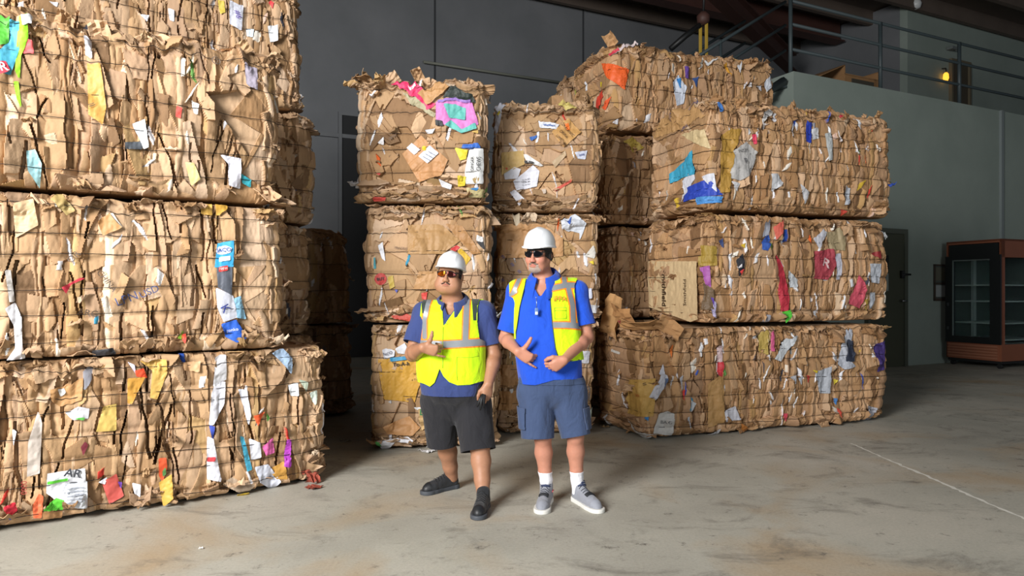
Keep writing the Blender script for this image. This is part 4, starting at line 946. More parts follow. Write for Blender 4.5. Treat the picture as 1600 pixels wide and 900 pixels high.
class Solid:
    def __init__(s): s.pr = []
    def add(s, fn, lo, hi, k=0.0, op='u'):
        s.pr.append((fn, np.asarray(lo, float)-.03-k, np.asarray(hi, float)+.03+k, k, op)); return s
    def cap(s, a, b, ra, rb=None, k=.02, op='u', ax=None, f=1.0):
        """tapered limb; ax/f squeezes the section along one axis (f<1 thinner)"""
        a, b = np.asarray(a, float), np.asarray(b, float); rb = ra if rb is None else rb
        if ax is not None:
            ax = unit(ax); g = 1/f-1
            st = lambda P: P+np.outer(P@ax, ax)*g
        else: st = lambda P: P
        A, Bb = st(a[None])[0], st(b[None])[0]; e = Bb-A; ee = e@e+1e-12
        def fn(P):
            Q = st(P)-A; t = np.clip(Q@e/ee, 0, 1)
            return (np.linalg.norm(Q-t[:, None]*e, axis=1)-(ra+(rb-ra)*t))*(min(1, f) if ax is not None else 1)
        r = max(ra, rb)*max(1, f)
        return s.add(fn, np.minimum(a, b)-r, np.maximum(a, b)+r, k, op)
    def chain(s, pts, rs, k=.02, **kw):
        for i in range(len(pts)-1): s.cap(pts[i], pts[i+1], rs[i], rs[i+1], k, **kw)
        return s
    def ell(s, c, r, R=None, k=.02, op='u'):
        c, r = np.asarray(c, float), np.asarray(r, float); R = np.eye(3) if R is None else np.asarray(R)
        def fn(P):
            Q = (P-c)@R; k0 = np.linalg.norm(Q/r, axis=1); k1 = np.linalg.norm(Q/(r*r), axis=1)
            return np.where(k1 > 1e-9, k0*(k0-1)/np.maximum(k1, 1e-9), -r.min())
        m = r.max()
        return s.add(fn, c-m, c+m, k, op)
    def loft(s, secs, k=.02, p=2.4):
        """secs: rows (z, cx, cy, rx, ry) from top to bottom or the reverse; superellipse sections"""
        S = np.array(sorted(secs, key=lambda q: q[0])); z = S[:, 0]
        def itp(zz):
            i = np.clip(np.searchsorted(z, zz)-1, 0, len(z)-2); t = np.clip((zz-z[i])/(z[i+1]-z[i]), 0, 1)
            sl = np.gradient(S[:, 1:], z, axis=0); h = (z[i+1]-z[i])[:, None]; t = t[:, None]
            return S[i, 1:]*(2*t**3-3*t**2+1)+sl[i]*h*(t**3-2*t**2+t)+S[i+1, 1:]*(-2*t**3+3*t**2)+sl[i+1]*h*(t**3-t**2)
        def fn(P):
            q = itp(P[:, 2]); x = np.abs(P[:, 0]-q[:, 0])/q[:, 2]; y = np.abs(P[:, 1]-q[:, 1])/q[:, 3]
            u = (x**p+y**p)**(1/p)
            d = (u-1)*np.minimum(q[:, 2], q[:, 3])
            return np.maximum(d, np.maximum(P[:, 2]-z[-1], z[0]-P[:, 2]))
        lo = [(S[:, 1]-S[:, 3]).min(), (S[:, 2]-S[:, 4]).min(), z[0]]; hi = [(S[:, 1]+S[:, 3]).max(), (S[:, 2]+S[:, 4]).max(), z[-1]]
        return s.add(fn, lo, hi, k)
    def box(s, c, half, R=None, rnd=.004, k=.0, op='u'):
        c, half = np.asarray(c, float), np.asarray(half, float); R = np.eye(3) if R is None else np.asarray(R)
        def fn(P):
            q = np.abs((P-c)@R)-half+rnd
            return np.linalg.norm(np.maximum(q, 0), axis=1)+np.minimum(q.max(1), 0)-rnd
        m = np.linalg.norm(half)
        return s.add(fn, c-m, c+m, k, op)
    def sub(s, other, k=.0): s.pr += other.pr; return s
    def bounds(s):
        L = [p for p in s.pr if p[4] == 'u']
        return np.min([p[1] for p in L], 0), np.max([p[2] for p in L], 0)
    def __call__(s, P):
        acc = np.full(len(P), .15)
        for fn, lo, hi, k, op in s.pr:
            m = np.all((P > lo) & (P < hi), axis=1)
            if not m.any(): continue
            d = fn(P[m])
            if op == 'u': acc[m] = smin(acc[m], d, k)
            else: acc[m] = -smin(-acc[m], d, k)
        return acc

def surface(fn, lo, hi, h):
    """surface nets on a grid refined only near the surface -> (V, quads)"""
    lo, hi = np.asarray(lo, float), np.asarray(hi, float)
    Bk = 8; n = (np.ceil((hi-lo)/(h*Bk)).astype(int)+1)
    D = np.full(tuple(n*Bk+1), .15, np.float32)
    cx = [lo[i]+(np.arange(n[i])+.5)*Bk*h for i in range(3)]
    C = np.stack(np.meshgrid(*cx, indexing='ij'), -1); dc = fn(C.reshape(-1, 3)).reshape(n)
    rad = Bk*h*.95+.012
    off = np.arange(Bk+1)
    for i, j, k in zip(*np.nonzero(dc < -rad)): D[i*Bk:i*Bk+Bk+1, j*Bk:j*Bk+Bk+1, k*Bk:k*Bk+Bk+1] = -.15
    act = np.stack(np.nonzero(np.abs(dc) <= rad), -1)
    O = np.stack(np.meshgrid(off, off, off, indexing='ij'), -1).reshape(-1, 3)
    for st in range(0, len(act), 400):
        a = act[st:st+400]
        G_ = (a[:, None]*Bk+O[None]).reshape(-1, 3)
        d = fn(lo+G_*h)
        D[G_[:, 0], G_[:, 1], G_[:, 2]] = d
    s = D < 0
    c = np.zeros(tuple(np.array(D.shape)-1), np.int8)
    for dx in (0, 1):
        for dy in (0, 1):
            for dz in (0, 1):
                c += s[dx:D.shape[0]-1+dx, dy:D.shape[1]-1+dy, dz:D.shape[2]-1+dz]
    active = (c > 0) & (c < 8); idx = np.full(c.shape, -1, np.int32); I, J, K = np.nonzero(active); idx[I, J, K] = np.arange(len(I))
    pos = np.zeros((len(I), 3)); cnt = np.zeros(len(I))
    cs = [(x, y, z) for x in (0, 1) for y in (0, 1) for z in (0, 1)]
    for a in cs:
        for b in cs:
            if a < b and sum(abs(p-q) for p, q in zip(a, b)) == 1:
                va = D[I+a[0], J+a[1], K+a[2]]; vb = D[I+b[0], J+b[1], K+b[2]]; m = (va < 0) != (vb < 0)
                t = va[m]/(va[m]-vb[m]); pos[m] += np.array(a)+t[:, None]*(np.array(b)-np.array(a)); cnt[m] += 1
    V = lo+h*(np.stack([I, J, K], -1)+pos/cnt[:, None])
    Q = []
    for ax in range(3):
        o1, o2 = [(1, 2), (2, 0), (0, 1)][ax]
        sl0 = [slice(None)]*3; sl1 = [slice(None)]*3; sl0[ax] = slice(0, -1); sl1[ax] = slice(1, None)
        m = s[tuple(sl0)] != s[tuple(sl1)]
        E = np.stack(np.nonzero(m), -1); E = E[(E[:, o1] > 0) & (E[:, o2] > 0) & (E[:, o1] < D.shape[o1]-1) & (E[:, o2] < D.shape[o2]-1)]
        if not len(E): continue
        def cell(d1, d2):
            e = E.copy(); e[:, o1] -= d1; e[:, o2] -= d2; return idx[e[:, 0], e[:, 1], e[:, 2]]
        q = np.stack([cell(1, 1), cell(0, 1), cell(0, 0), cell(1, 0)], -1)
        fl = s[E[:, 0], E[:, 1], E[:, 2]]
        q[~fl] = q[~fl][:, ::-1]
        Q.append(q[(q >= 0).all(1)])
    return V, np.concatenate(Q)

def tris(Q): return np.concatenate([Q[:, [0, 1, 2]], Q[:, [0, 2, 3]]])
def vnormals(V, F):
    n = np.cross(V[F[:, 1]]-V[F[:, 0]], V[F[:, 2]]-V[F[:, 0]]); out = np.zeros_like(V)
    for k in range(3): np.add.at(out, F[:, k], n)
    return out/(np.linalg.norm(out, axis=1)[:, None]+1e-12)
def proj(V):
    return CX+V[:, 0]/V[:, 1]*FPX, HZ+(CAMH-V[:, 2])/V[:, 1]*FPX
def poly_sd(x, y, pts):
    """signed distance (inside > 0) to a polygon, arrays x, y"""
    pts = np.asarray(pts, float).reshape(-1, 2); V = np.stack([x, y], -1); dist = np.full(len(V), 1e9); ins = np.zeros(len(V), bool)
    for p, q in zip(pts, np.roll(pts, -1, 0)):
        e = q-p; w = V-p; t = np.clip((w@e)/(e@e+1e-12), 0, 1); dist = np.minimum(dist, np.linalg.norm(w-t[:, None]*e, axis=1))
        c1 = (p[1] <= V[:, 1]) & (q[1] > V[:, 1]); c2 = (p[1] > V[:, 1]) & (q[1] <= V[:, 1]); cr = e[0]*w[:, 1]-e[1]*w[:, 0]
        ins ^= (c1 & (cr > 0)) | (c2 & (cr < 0))
    return np.where(ins, dist, -dist)
def line_d(x, y, pts):
    pts = np.asarray(pts, float).reshape(-1, 2); V = np.stack([x, y], -1); dist = np.full(len(V), 1e9)
    for p, q in zip(pts[:-1], pts[1:]):
        e = q-p; w = V-p; t = np.clip((w@e)/(e@e+1e-12), 0, 1); dist = np.minimum(dist, np.linalg.norm(w-t[:, None]*e, axis=1))
    return dist
def rot3(yaw=0, pitch=0, roll=0):
    """columns are the head's own x (its left), y (back), z (up) axes; degrees"""
    return np.array(Matrix.Rotation(radians(yaw), 3, 'Z') @ Matrix.Rotation(radians(pitch), 3, 'X') @ Matrix.Rotation(radians(roll), 3, 'Y'))
# ================================================================ THE TWO MEN
M_SKIN = tint_mat('skin', rough=.5, spec=.4, noise=.05, nscale=60, bump=.05, bscale=250, sss=.12)
def cloth(name, color, rough=.85, wscale=420.0, sheen=.2, bump=.12, wrinkle=.34):
    if name in MATS: return MATS[name]
    m, nt, b = nodes(name); L = nt.links; c = lin(color)
    b.inputs['Roughness'].default_value = rough; b.inputs['Sheen Weight'].default_value = sheen; b.inputs['Specular IOR Level'].default_value = .25
    tc = nt.nodes.new('ShaderNodeTexCoord'); n = nt.nodes.new('ShaderNodeTexNoise'); n.inputs['Scale'].default_value = 9; n.inputs['Detail'].default_value = 4; L.new(tc.outputs['Object'], n.inputs['Vector'])
    mx = nt.nodes.new('ShaderNodeMix'); mx.data_type = 'RGBA'; mx.inputs[6].default_value = (*[q*.9 for q in c], 1); mx.inputs[7].default_value = (*[min(1, q*1.1) for q in c], 1)
    L.new(n.outputs['Fac'], mx.inputs[0]); L.new(mx.outputs[2], b.inputs['Base Color'])
    w = nt.nodes.new('ShaderNodeTexNoise'); w.inputs['Scale'].default_value = wscale; w.inputs['Detail'].default_value = 2; L.new(tc.outputs['Object'], w.inputs['Vector'])
    bp = nt.nodes.new('ShaderNodeBump'); bp.inputs['Strength'].default_value = bump; bp.inputs['Distance'].default_value = .002; L.new(w.outputs['Fac'], bp.inputs['Height'])
    mp = nt.nodes.new('ShaderNodeMapping'); mp.inputs['Scale'].default_value = (1.3, 1.3, .7); mp.inputs['Rotation'].default_value = (.3, .5, .2); L.new(tc.outputs['Object'], mp.inputs[0])
    w2 = nt.nodes.new('ShaderNodeTexNoise'); w2.inputs['Scale'].default_value = 11; w2.inputs['Detail'].default_value = 3; w2.inputs['Roughness'].default_value = .45; w2.inputs['Distortion'].default_value = .8; L.new(mp.outputs[0], w2.inputs['Vector'])
    b2 = nt.nodes.new('ShaderNodeBump'); b2.inputs['Strength'].default_value = wrinkle; b2.inputs['Distance'].default_value = .05; L.new(w2.outputs['Fac'], b2.inputs['Height']); L.new(bp.outputs[0], b2.inputs['Normal']); L.new(b2.outputs[0], b.inputs['Normal'])
    MATS[name] = m; return m
M_LIME = cloth('lime_mesh', '#c8f514', rough=.7, wscale=500, sheen=.1)
M_LIME_IN = cloth('lime_lining', '#d2fa3c', rough=.7, wscale=500, sheen=.1)
M_ORANGE = cloth('orange_tape', '#ff8a2a', rough=.6, wscale=600, sheen=0)
M_TAPE = mat('reflective_grey', '#8d9296', rough=.38, metal=.25, noise=.06, nscale=40)
M_STRAP = cloth('dark_mesh', '#2f3a36', rough=.8, wscale=500)
M_HAT = mat('white_hard_hat', '#eef1f4', rough=.28, coat=.35)
M_BLK = mat('black_plastic', '#17181a', rough=.35)
M_HAIR = mat('dark_hair', '#241d1a', rough=.7, noise=.3, nscale=120, bump=.6, bscale=400)
M_GREY = mat('grey_beard', '#b39f93', rough=.8, noise=.25, nscale=160, bump=.6, bscale=420)

class Person:
    def __init__(s, Y0, centre_px, label):
        s.Y0 = Y0; s.o = np.array([(centre_px-CX)/FPX*Y0, Y0, 0.0])
        s.root = empty('person', s.o.tolist()); tag(s.root, label, 'person')
    def p(s, px, py, dy=0.0): return at_depth(px, py, s.Y0+dy)
    def put(s, name, V, F, m, parent=None, col=None, thick=None, smooth=True, label=None):
        o = mesh_np(name, V-s.o, F, m, parent or s.root, smooth=smooth, col=col)
        if thick: md = o.modifiers.new('thickness', 'SOLIDIFY'); md.thickness = thick; md.offset = 1
        if label: o['label'] = label
        return o
    def secs(s, rows, inset=0.0):
        """rows (py, px left, px right, dy centre, depth radius) -> loft sections"""
        out = []
        for py, l, r, dy, ry in rows:
            a, b = s.p(l, py, dy), s.p(r, py, dy); out.append((a[2], (a[0]+b[0])/2, a[1], (b[0]-a[0])/2-inset, ry-inset))
        return out

def folds(fn, amp, sc, seed, stretch=(1, 1, 1), lo=None):
    st = np.array(stretch)
    def g(P):
        d = fn(P); m = np.abs(d) < .04
        if m.any():
            Q = P[m]*st*sc; n = vnoise3(Q, seed)+.5*vnoise3(Q*2.1+3, seed+1)
            d[m] = d[m]+amp*n
        return d
    return g

def head_parts(S, O, R, hs, w=1.0, jowl=0.0):
    """skull, jaw, nose, lips, ears around the eye-level centre O; local x left-right, y back, z up"""
    W = lambda x, y, z: O+R@np.array([x*w, y, z])*hs
    S.ell(W(0, .012, .03), np.array([.078*w, .098, .092])*hs, R, k=.03)
    S.ell(W(0, -.028, -.045), np.array([.064*w, .068, .068])*hs, R, k=.035)
    S.ell(W(0, -.052, -.088), np.array([.040*w, .040, .030])*hs, R, k=.03)              # chin
    for sx in (-1, 1):
        S.ell(W(sx*.040, -.060, -.036), np.array([.030, .030, .028])*hs, R, k=.025)        # cheeks
        S.cap(W(sx*.060, .0, -.045), W(sx*.038, -.045, -.088), .022*hs, .020*hs, k=.03)      # jaw line
        S.ell(W(sx*.080, .012, -.012), np.array([.010, .020, .032])*hs, R, k=.008)         # ears
        S.ell(W(sx*.087, .018, -.006), np.array([.006, .017, .024])*hs, R, k=.006)
        S.ell(W(sx*.0125, -.103, -.044), np.array([.0095, .011, .0085])*hs, R, k=.008)     # nostrils
        S.ell(W(sx*.032, -.094, .000), np.array([.017, .012, .011])*hs, R, k=.014, op='s') if False else None
        S.cap(W(sx*.012, -.088, .020), W(sx*.048, -.076, .018), .011*hs, .009*hs, k=.016)    # brow
        if jowl: S.ell(W(sx*.052, -.030, -.072), np.array([.034, .046, .036])*hs*(1+jowl*.2), R, k=.03)
    S.cap(W(0, -.086, .010), W(0, -.113, -.040), .0085*hs, .0125*hs, k=.012)               # nose
    S.ell(W(0, -.091, -.066), np.array([.026, .012, .0055])*hs, R, k=.005)                   # upper lip
    S.ell(W(0, -.091, -.0775), np.array([.022, .013, .0065])*hs, R, k=.005)                 # lower lip
    S.chain([W(-.033, -.086, -.0640), W(-.016, -.098, -.0710), W(.016, -.098, -.0710), W(.033, -.086, -.0640)], [.0026*hs]*4, k=.003, op='s')
    if jowl: S.ell(W(0, -.028, -.104), np.array([.058*w, .050, .030])*hs, R, k=.03)
    return W

def hand(S, wr, f, t, n, curls, thumb, s=1.0, spread=.06, k=.010):
    f, t, n = unit(f), unit(t), unit(n)
    t = unit(t-f*(t@f)); n = unit(n-f*(n@f)-t*(n@t))
    L = [(.046, .027, .021), (.051, .031, .023), (.047, .029, .022), (.036, .022, .019)]
    kn = [.088, .092, .087, .078]; off = [.029, .010, -.009, -.027]; wo = [.014, .005, -.004, -.013]; rr = [.0092, .0096, .0091, .0080]
    S.ell(wr+f*.045*s, np.array([.046, .036, .017])*s, np.stack([f, t, n], -1), k=.02)
    for i in range(4):
        K = wr+f*kn[i]*s+t*off[i]*s
        S.cap(wr+t*wo[i]*s+f*.01, K, .0135*s, .0112*s, k=.016)
        a = 0; p = K
        for q in range(3):
            a += radians(curls[i][q]); d = f*cos(a)+n*sin(a)+t*spread*(1.5-i)*.6
            e = p+unit(d)*L[i][q]*s
            S.cap(p, e, rr[i]*s*(1-.08*q), rr[i]*s*(.92-.08*q), k=.0045 if q else .006)
            p = e
    p = wr+f*.022*s+t*.022*s+n*.006*s
    for q, (ln, r0, r1) in enumerate(((.043, .0170, .0140), (.031, .0140, .0128), (.025, .0128, .0104))):
        d = thumb[q]; d = unit(f*d[0]+t*d[1]+n*d[2]); e = p+d*ln*s
        S.cap(p, e, r0*s, r1*s, k=.012 if q == 0 else .005); p = e

def helmet(pr, O, R, hs, sx=1.0, lift=0.0):
    W = lambda x, y, z: O+R@np.array([x, y, z+lift])*hs
    def dome(P):
        Q = ((P-O)@R)/hs; Q[:, 2] -= lift
        x, y, z = Q[:, 0], Q[:, 1], Q[:, 2]
        r = np.array([.108*sx, .134, .128]); q = Q-np.array([0, .012, .046])
        ridge = .0055*np.exp(-(x/.020)**2)*np.clip((z-.05)/.03, 0, 1)+.0035*(np.exp(-((np.abs(x)-.047)/.010)**2))*np.clip((z-.07)/.03, 0, 1)*np.clip((.16-z)/.04, 0, 1)
        u = ((np.abs(q[:, 0]/r[0])**2+np.abs(q[:, 1]/r[1])**2)**1.15+np.abs(q[:, 2]/r[2])**2.3)**(1/2.3); d = (u-1)*.108-ridge
        d = np.maximum(d, .050-z)
        # brim: a thin ring, wider over the eyes
        a = np.sqrt((x/(.1135*sx))**2+((y-.010)/np.where(y < .01, .168, .146))**2); zc = .047-.012*np.clip((-y-.05)/.11, 0, 1)**1.5+.10*np.clip(np.abs(x)-.06, 0, 1)**2
        br = np.maximum((a-1)*.1135, np.abs(z-zc)-.0042)
        d = smin(d, br, .010)
        return d*hs
    lo, hi = O-.25, O+.25
    V, Q = surface(dome, lo, hi, .0035)
    o = pr.put('hard_hat', V, Q, M_HAT)
    return o, W

def sunglasses(pr, O, R, hs, w, lens_mats, y0=-.108, z0=.003, vs=1.22):
    W = lambda x, y, z: O+R@np.array([x*w, y, z*vs+z0])*hs
    yc = lambda x: y0+5.2*x*x
    mb = MB()
    loc = lambda x, y, z: Vector(W(x, y, z)-pr.o)
    xs = np.linspace(-.066, .066, 23)
    mb.tube([loc(x, yc(x)-.001, .0165-1.1*max(0, abs(x)-.03)**1.3) for x in xs], .0028, 6)
    for sx in (-1, 1):
        mb.tube([loc(sx*x, yc(x)-.001, -.017+12*max(0, x-.034)**2*1.0+(.008 if x < .013 else 0)) for x in np.linspace(.010, .064, 10)], .0016, 6)
        mb.tube([loc(sx*.064, yc(.064), .014), loc(sx*.066, yc(.064), .0), loc(sx*.064, yc(.064), -.006)], .0022, 6)
        mb.tube([loc(sx*.065, yc(.065), .010), loc(sx*.074, -.065, .010), loc(sx*.081, -.02, .008), loc(sx*.084, .02, .004)], [.004, .0034, .003, .0025], 6)
    mb.tube([loc(-.012, yc(.01), .004), loc(0, yc(0)-.002, .006), loc(.012, yc(.01), .004)], .0026, 6)
    fr = mb.build('sunglasses', M_BLK, pr.root, smooth=True)
    for sx, m in zip((-1, 1), lens_mats):
        nu, nv = 12, 8; u = np.linspace(.008, .066, nu)[:, None]; v = np.linspace(0, 1, nv)[None, :]
        zb = -.017+12*np.maximum(0, u-.034)**2+.010*np.clip((.016-u)/.008, 0, 1); zt = .0165-1.1*np.maximum(0, u-.03)**1.3
        z = zb+(zt-zb)*v; x = sx*u+0*v; y = yc(u)+0*v-.0012*np.sin(np.pi*v)
        Pt = O+(np.stack([x*w, y, z*vs+z0], -1).reshape(-1, 3)@R.T)*hs
        I, J = np.meshgrid(np.arange(nu-1), np.arange(nv-1), indexing='ij'); F = np.stack([I*nv+J, (I+1)*nv+J, (I+1)*nv+J+1, I*nv+J+1], -1).reshape(-1, 4)
        pr.put('lens', Pt, F, m, fr, thick=.0015)
    return fr

def patch(pr, name, V, F, field, off, m, parent=None, col=None, thick=None, label=None):
    """piece of a surface where field > 0, lifted along its normals"""
    n = vnormals(V, F)
    V2, F2, A = clip_mesh(V, F, field, n)
    if not len(F2): return None
    A /= np.linalg.norm(A, axis=1)[:, None]+1e-9
    return pr.put(name, V2+A*off, F2, m, parent, col, thick, label=label)

def shoe(pr, heel, toe, parts, name='shoe', w=1.0, hi=0.0, toe_up=.0):
    heel = np.array([*heel, 0.0]); toe = np.array([*toe, 0.0]); d = unit(toe-heel); sd = np.array([-d[1], d[0], 0]); L = np.linalg.norm(toe-heel); k_ = L/.30
    q = lambda a, b, c: heel+d*a*k_+sd*b*w+np.array([0, 0, c])
    R = np.stack([d, sd, [0, 0, 1]], -1)
    def outline(P, grow=0.0):
        Q = (P-heel)@R; x, y = Q[:, 0]/k_, Q[:, 1]/w
        hw = np.interp(x, [0, .03, .08, .14, .20, .25, .285, .30], [.020, .036, .037, .038, .047, .046, .030, .010])
        d1 = np.abs(y+np.interp(x, [0, .15, .3], [0, .004, 0]))-hw
        d2 = np.maximum(-x, x-.30)
        c = np.maximum(d1, d2)-grow
        cap1 = np.hypot(x-.038, y)-.038; cap2 = np.hypot((x-.245), y*1.15)-.055
        return np.minimum(np.minimum(np.where((x > .03) & (x < .25), d1, .05), cap1), cap2)-grow, Q
    def sole(P):
        c, Q = outline(P, .003); z = Q[:, 2]; top = .026+.006*np.clip((.1-Q[:, 0])/.1, 0, 1)
        return smin(-smin(-c, -(np.abs(z-top/2)-top/2), .004), np.full(len(z), 1.), 0)
    lo = np.minimum(heel, toe)-.08; hi_ = np.maximum(heel, toe)+.08; lo[2] = -.02; hi_[2] = .2
    U = Solid()
    U.cap(q(.045, 0, .045), q(.235, 0, .038), .036, .036, k=.02, ax=sd, f=1.08)
    U.cap(q(.24, 0, .034), q(.258, .0, .030), .033, .030, k=.02)
    U.cap(q(.085, 0, .080), q(.20, 0, .048), .037, .034, k=.025)
    U.cap(q(.050, 0, .06), q(.060, 0, .094+hi), .040, .044, k=.02)
    def upper(P):
        c, Q = outline(P, .0)
        return np.maximum(np.maximum(U(P), c-.003), .018-Q[:, 2])
    root_ = None
    V, F = surface(upper, lo, hi_, .0035); root_ = pr.put(name, V, F, parts['upper'])
    V, F = surface(sole, lo, hi_, .0035); pr.put('sole', V, F, parts['sole'], root_)
    def onfoot(a, b):                                # top of the upper at (a, b)
        zz = np.linspace(.2, .03, 120); P = np.array([q(a, b, z) for z in zz]); dd = U(P); i = np.argmax(dd < 0) if (dd < 0).any() else 84; return q(a, b, zz[i]+.002)-pr.o
    for i in range(5):
        a = .105+i*.021; mb = MB(); mb.tube([Vector(onfoot(a+(.006 if b > 0 else -.004), b)) for b in (-.026, -.013, 0, .013, .026)], .0028, 6); mb.build('lace', parts['lace'], root_, smooth=True)
    mb = MB(); pts = [onfoot(a, 0) for a in (.165, .20, .225)]
    if 'toecap' in parts:
        tri = tris(surface(upper, lo, hi_, .0035)[1]); V = surface(upper, lo, hi_, .0035)[0]
        patch(pr, 'toe_overlay', V, tri, ((V-heel)@d)/k_-.235-.25*np.abs((V-heel)@sd), .0015, parts['toecap'], root_)
    return root_, onfoot

def collar(pr, m, O, Rz, ra, rb, tilt, h=.034, fall=.050, gap=28, name='collar', parent=None, flare=.028):
    """folded shirt collar: stand and fall round the neck, open in front"""
    n = 40; rows = 6; P = []
    for i in range(n+1):
        a = radians(-90+gap+(360-2*gap)*i/n); front = max(0, -sin(a)); wv = 1+.35*front
        prof = [(0.0, 0.0), (.001, h*.6), (.004, h), (.012, h*.92), (flare*.75, h-.4*fall*wv), (flare+.010*front, h-fall*wv)]
        for dr, z in prof:
            x = (ra+dr)*cos(a); y = (rb+dr)*sin(a); P.append([x, y, z+tilt*y*1.0])
    P = np.array(P)@np.array(Matrix.Rotation(radians(Rz), 3, 'Z')).T+O
    I, J = np.meshgrid(np.arange(n), np.arange(rows-1), indexing='ij'); F = np.stack([I*rows+J, (I+1)*rows+J, (I+1)*rows+J+1, I*rows+J+1], -1).reshape(-1, 4)
    return pr.put(name, P, F, m, parent, thick=.0025)

def skin_cols(V, base, O, R, hs, W, lips, extra=()):
    c = np.tile(np.array(lin(base)), (len(V), 1)); Q = ((V-O)@R)/hs
    def blend(mask, col):
        nonlocal c; m = np.clip(mask, 0, 1)[:, None]; c = c*(1-m)+np.array(lin(col))*m
    near = np.linalg.norm(Q, axis=1) < .2
    g = lambda x0, z0, sx, sz, yy=-.05: np.where(near & (Q[:, 1] < yy), np.exp(-((Q[:, 0]-x0)/sx)**2-((Q[:, 2]-z0)/sz)**2), 0)
    blend(.95*g(0, -.0715, .026, .0095), lips)
    for (x0, z0, sx, sz, col, a) in extra: blend(a*g(x0, z0, sx, sz), col)
    return c

# ---------------------------------------------------------------- the shorter man, navy polo, thumb up
A = Person(4.69, 716, 'shorter person in white hard hat, closed lime vest over navy polo, black shorts, thumb raised')
def build_A():
    pr = A; p = pr.p
    O = p(703, 431, -.01); R = rot3(-9, -5, 4); hs = .97
    navy = cloth('navy_polo', '#344274', wscale=380); char = cloth('charcoal_shorts', '#242428', wscale=300, sheen=.15)
    rows = [(478, 676, 742, .03, .085), (486, 664, 751, .03, .108), (500, 659, 756, .02, .130), (520, 657, 757, .0, .150), (550, 655, 757, -.025, .172), (580, 655, 759, -.035, .186), (600, 657, 761, -.03, .186), (622, 661, 762, -.015, .176), (640, 664, 763, 0, .165)]
    sho = {-1: p(663, 489, .03), 1: p(756, 488, .03)}
    neck0 = p(709, 478, .04)
    elb = {-1: p(645, 553, -.05), 1: p(772, 556, -.01)}; wri = {-1: p(661, 543, -.29), 1: p(763, 600, -.15)}
    hem_s = {-1: p(647, 537, -.035), 1: p(767, 539, .015)}
    hip = {-1: p(688, 630, .02), 1: p(738, 630, .0)}; knee = {-1: p(696, 690, .06), 1: p(750, 700, -.11)}
    ank = {-1: _v(-.425, 4.895, .085), 1: _v(-.187, 4.475, .085)}
    # body
    S = Solid(); S.loft(pr.secs(rows[:-2]+[(616, 690, 735, -.0, .06)], .019), k=.03)
    W = head_parts(S, O, R, hs, w=1.02, jowl=.9)
    S.cap(W(0, .025, -.07), neck0+_v(0, 0, .0), .066, .074, k=.03); S.cap(neck0+_v(0, .01, 0), neck0+_v(0, .02, -.08), .08, .09, k=.03)
    for sd in (-1, 1):
        S.cap(neck0+_v(0, .01, -.025), sho[sd], .050, .060, k=.04); S.chain([sho[sd], elb[sd]], [.058, .050], k=.03)
        m = elb[sd]*.7+wri[sd]*.3; S.chain([elb[sd], m, wri[sd]], [.048, .050, .031], k=.02)
        S.chain([hip[sd]+_v(0, .0, .03), knee[sd]], [.088, .062], k=.04)
        c1 = knee[sd]*.7+ank[sd]*.3+_v(0, .018, 0); c2 = knee[sd]*.3+ank[sd]*.7+_v(0, .008, 0); S.chain([knee[sd], c1, c2, ank[sd]], [.062, .064, .050, .042], k=.02)
    hand(S, wri[-1], (.92, -.12, -.22), (.25, -.15, 1), (0, 1, .0), [(62, 82, 45), (66, 84, 45), (64, 82, 42), (14, 12, 6)], [(.35, .8, -.25), (.12, 1, -.05), (-.05, 1, .0)], s=.98)
    hand(S, wri[1], (-.12, -.12, -1), (-.8, -.55, .1), (-.6, .8, 0), [(28, 35, 25), (34, 42, 28), (38, 46, 30), (42, 48, 30)], [(.75, .5, .3), (.9, .1, .35), (.95, -.1, .3)], s=.98)
    lo, hi = S.bounds(); V, Q = surface(S, lo, hi, .0036)
    c = skin_cols(V, '#a6785c', O, R, hs, W, '#9c5f52', [(0, -.04, .03, .02, '#c08a6c', .4)])
    pr.put('body', V, Q, M_SKIN, col=c)
    body = (V, tris(Q))
    # face hair
    Ql = ((body[0]-O)@R)/hs; nz = .4*vnoise3(Ql*160, 3)
    fm = np.minimum(.0048-np.abs(Ql[:, 2]+.0565+2.0*np.abs(Ql[:, 0])**1.45)+.004*nz, np.minimum(.030-np.abs(Ql[:, 0]), -.07-Ql[:, 1]))
    fm = np.where(np.abs(Ql[:, 0]) < .004, np.minimum(fm, -.001+0*fm), fm)
    patch(pr, 'moustache', *body, fm, .0012, mat('thin_moustache', '#3d2c24', rough=.8, noise=.4, nscale=250, bump=.5, bscale=400))
    hf = np.minimum(np.minimum(Ql[:, 1]+.035+.6*np.clip(-Ql[:, 2], 0, 1), .13-np.linalg.norm(Ql, axis=1)), Ql[:, 2]+.035-.5*np.clip(-Ql[:, 1], 0, .1)); hf = np.where((np.abs(Ql[:, 0]) > .083), -.01, hf)
    patch(pr, 'hair', *body, hf, .0035, M_HAIR)
    # polo shirt
    T = Solid(); T.loft(pr.secs(rows), k=.03); T.cap(neck0+_v(0, .01, -.03), sho[-1], .060, .070, k=.04); T.cap(neck0+_v(0, .01, -.03), sho[1], .060, .070, k=.04)
    SL = Solid().sub(T)
    for sd in (-1, 1): SL.chain([sho[sd], hem_s[sd]+(hem_s[sd]-sho[sd])*.25], [.073, .080], k=.03)
    g = folds(SL, .0060, 9, 5, (1, 1, .55)); lo, hi = SL.bounds(); V, Q = surface(g, lo, hi, .005); F = tris(Q)
    f = V[:, 2]-(p(716, 620, -.20)[2]+.0)
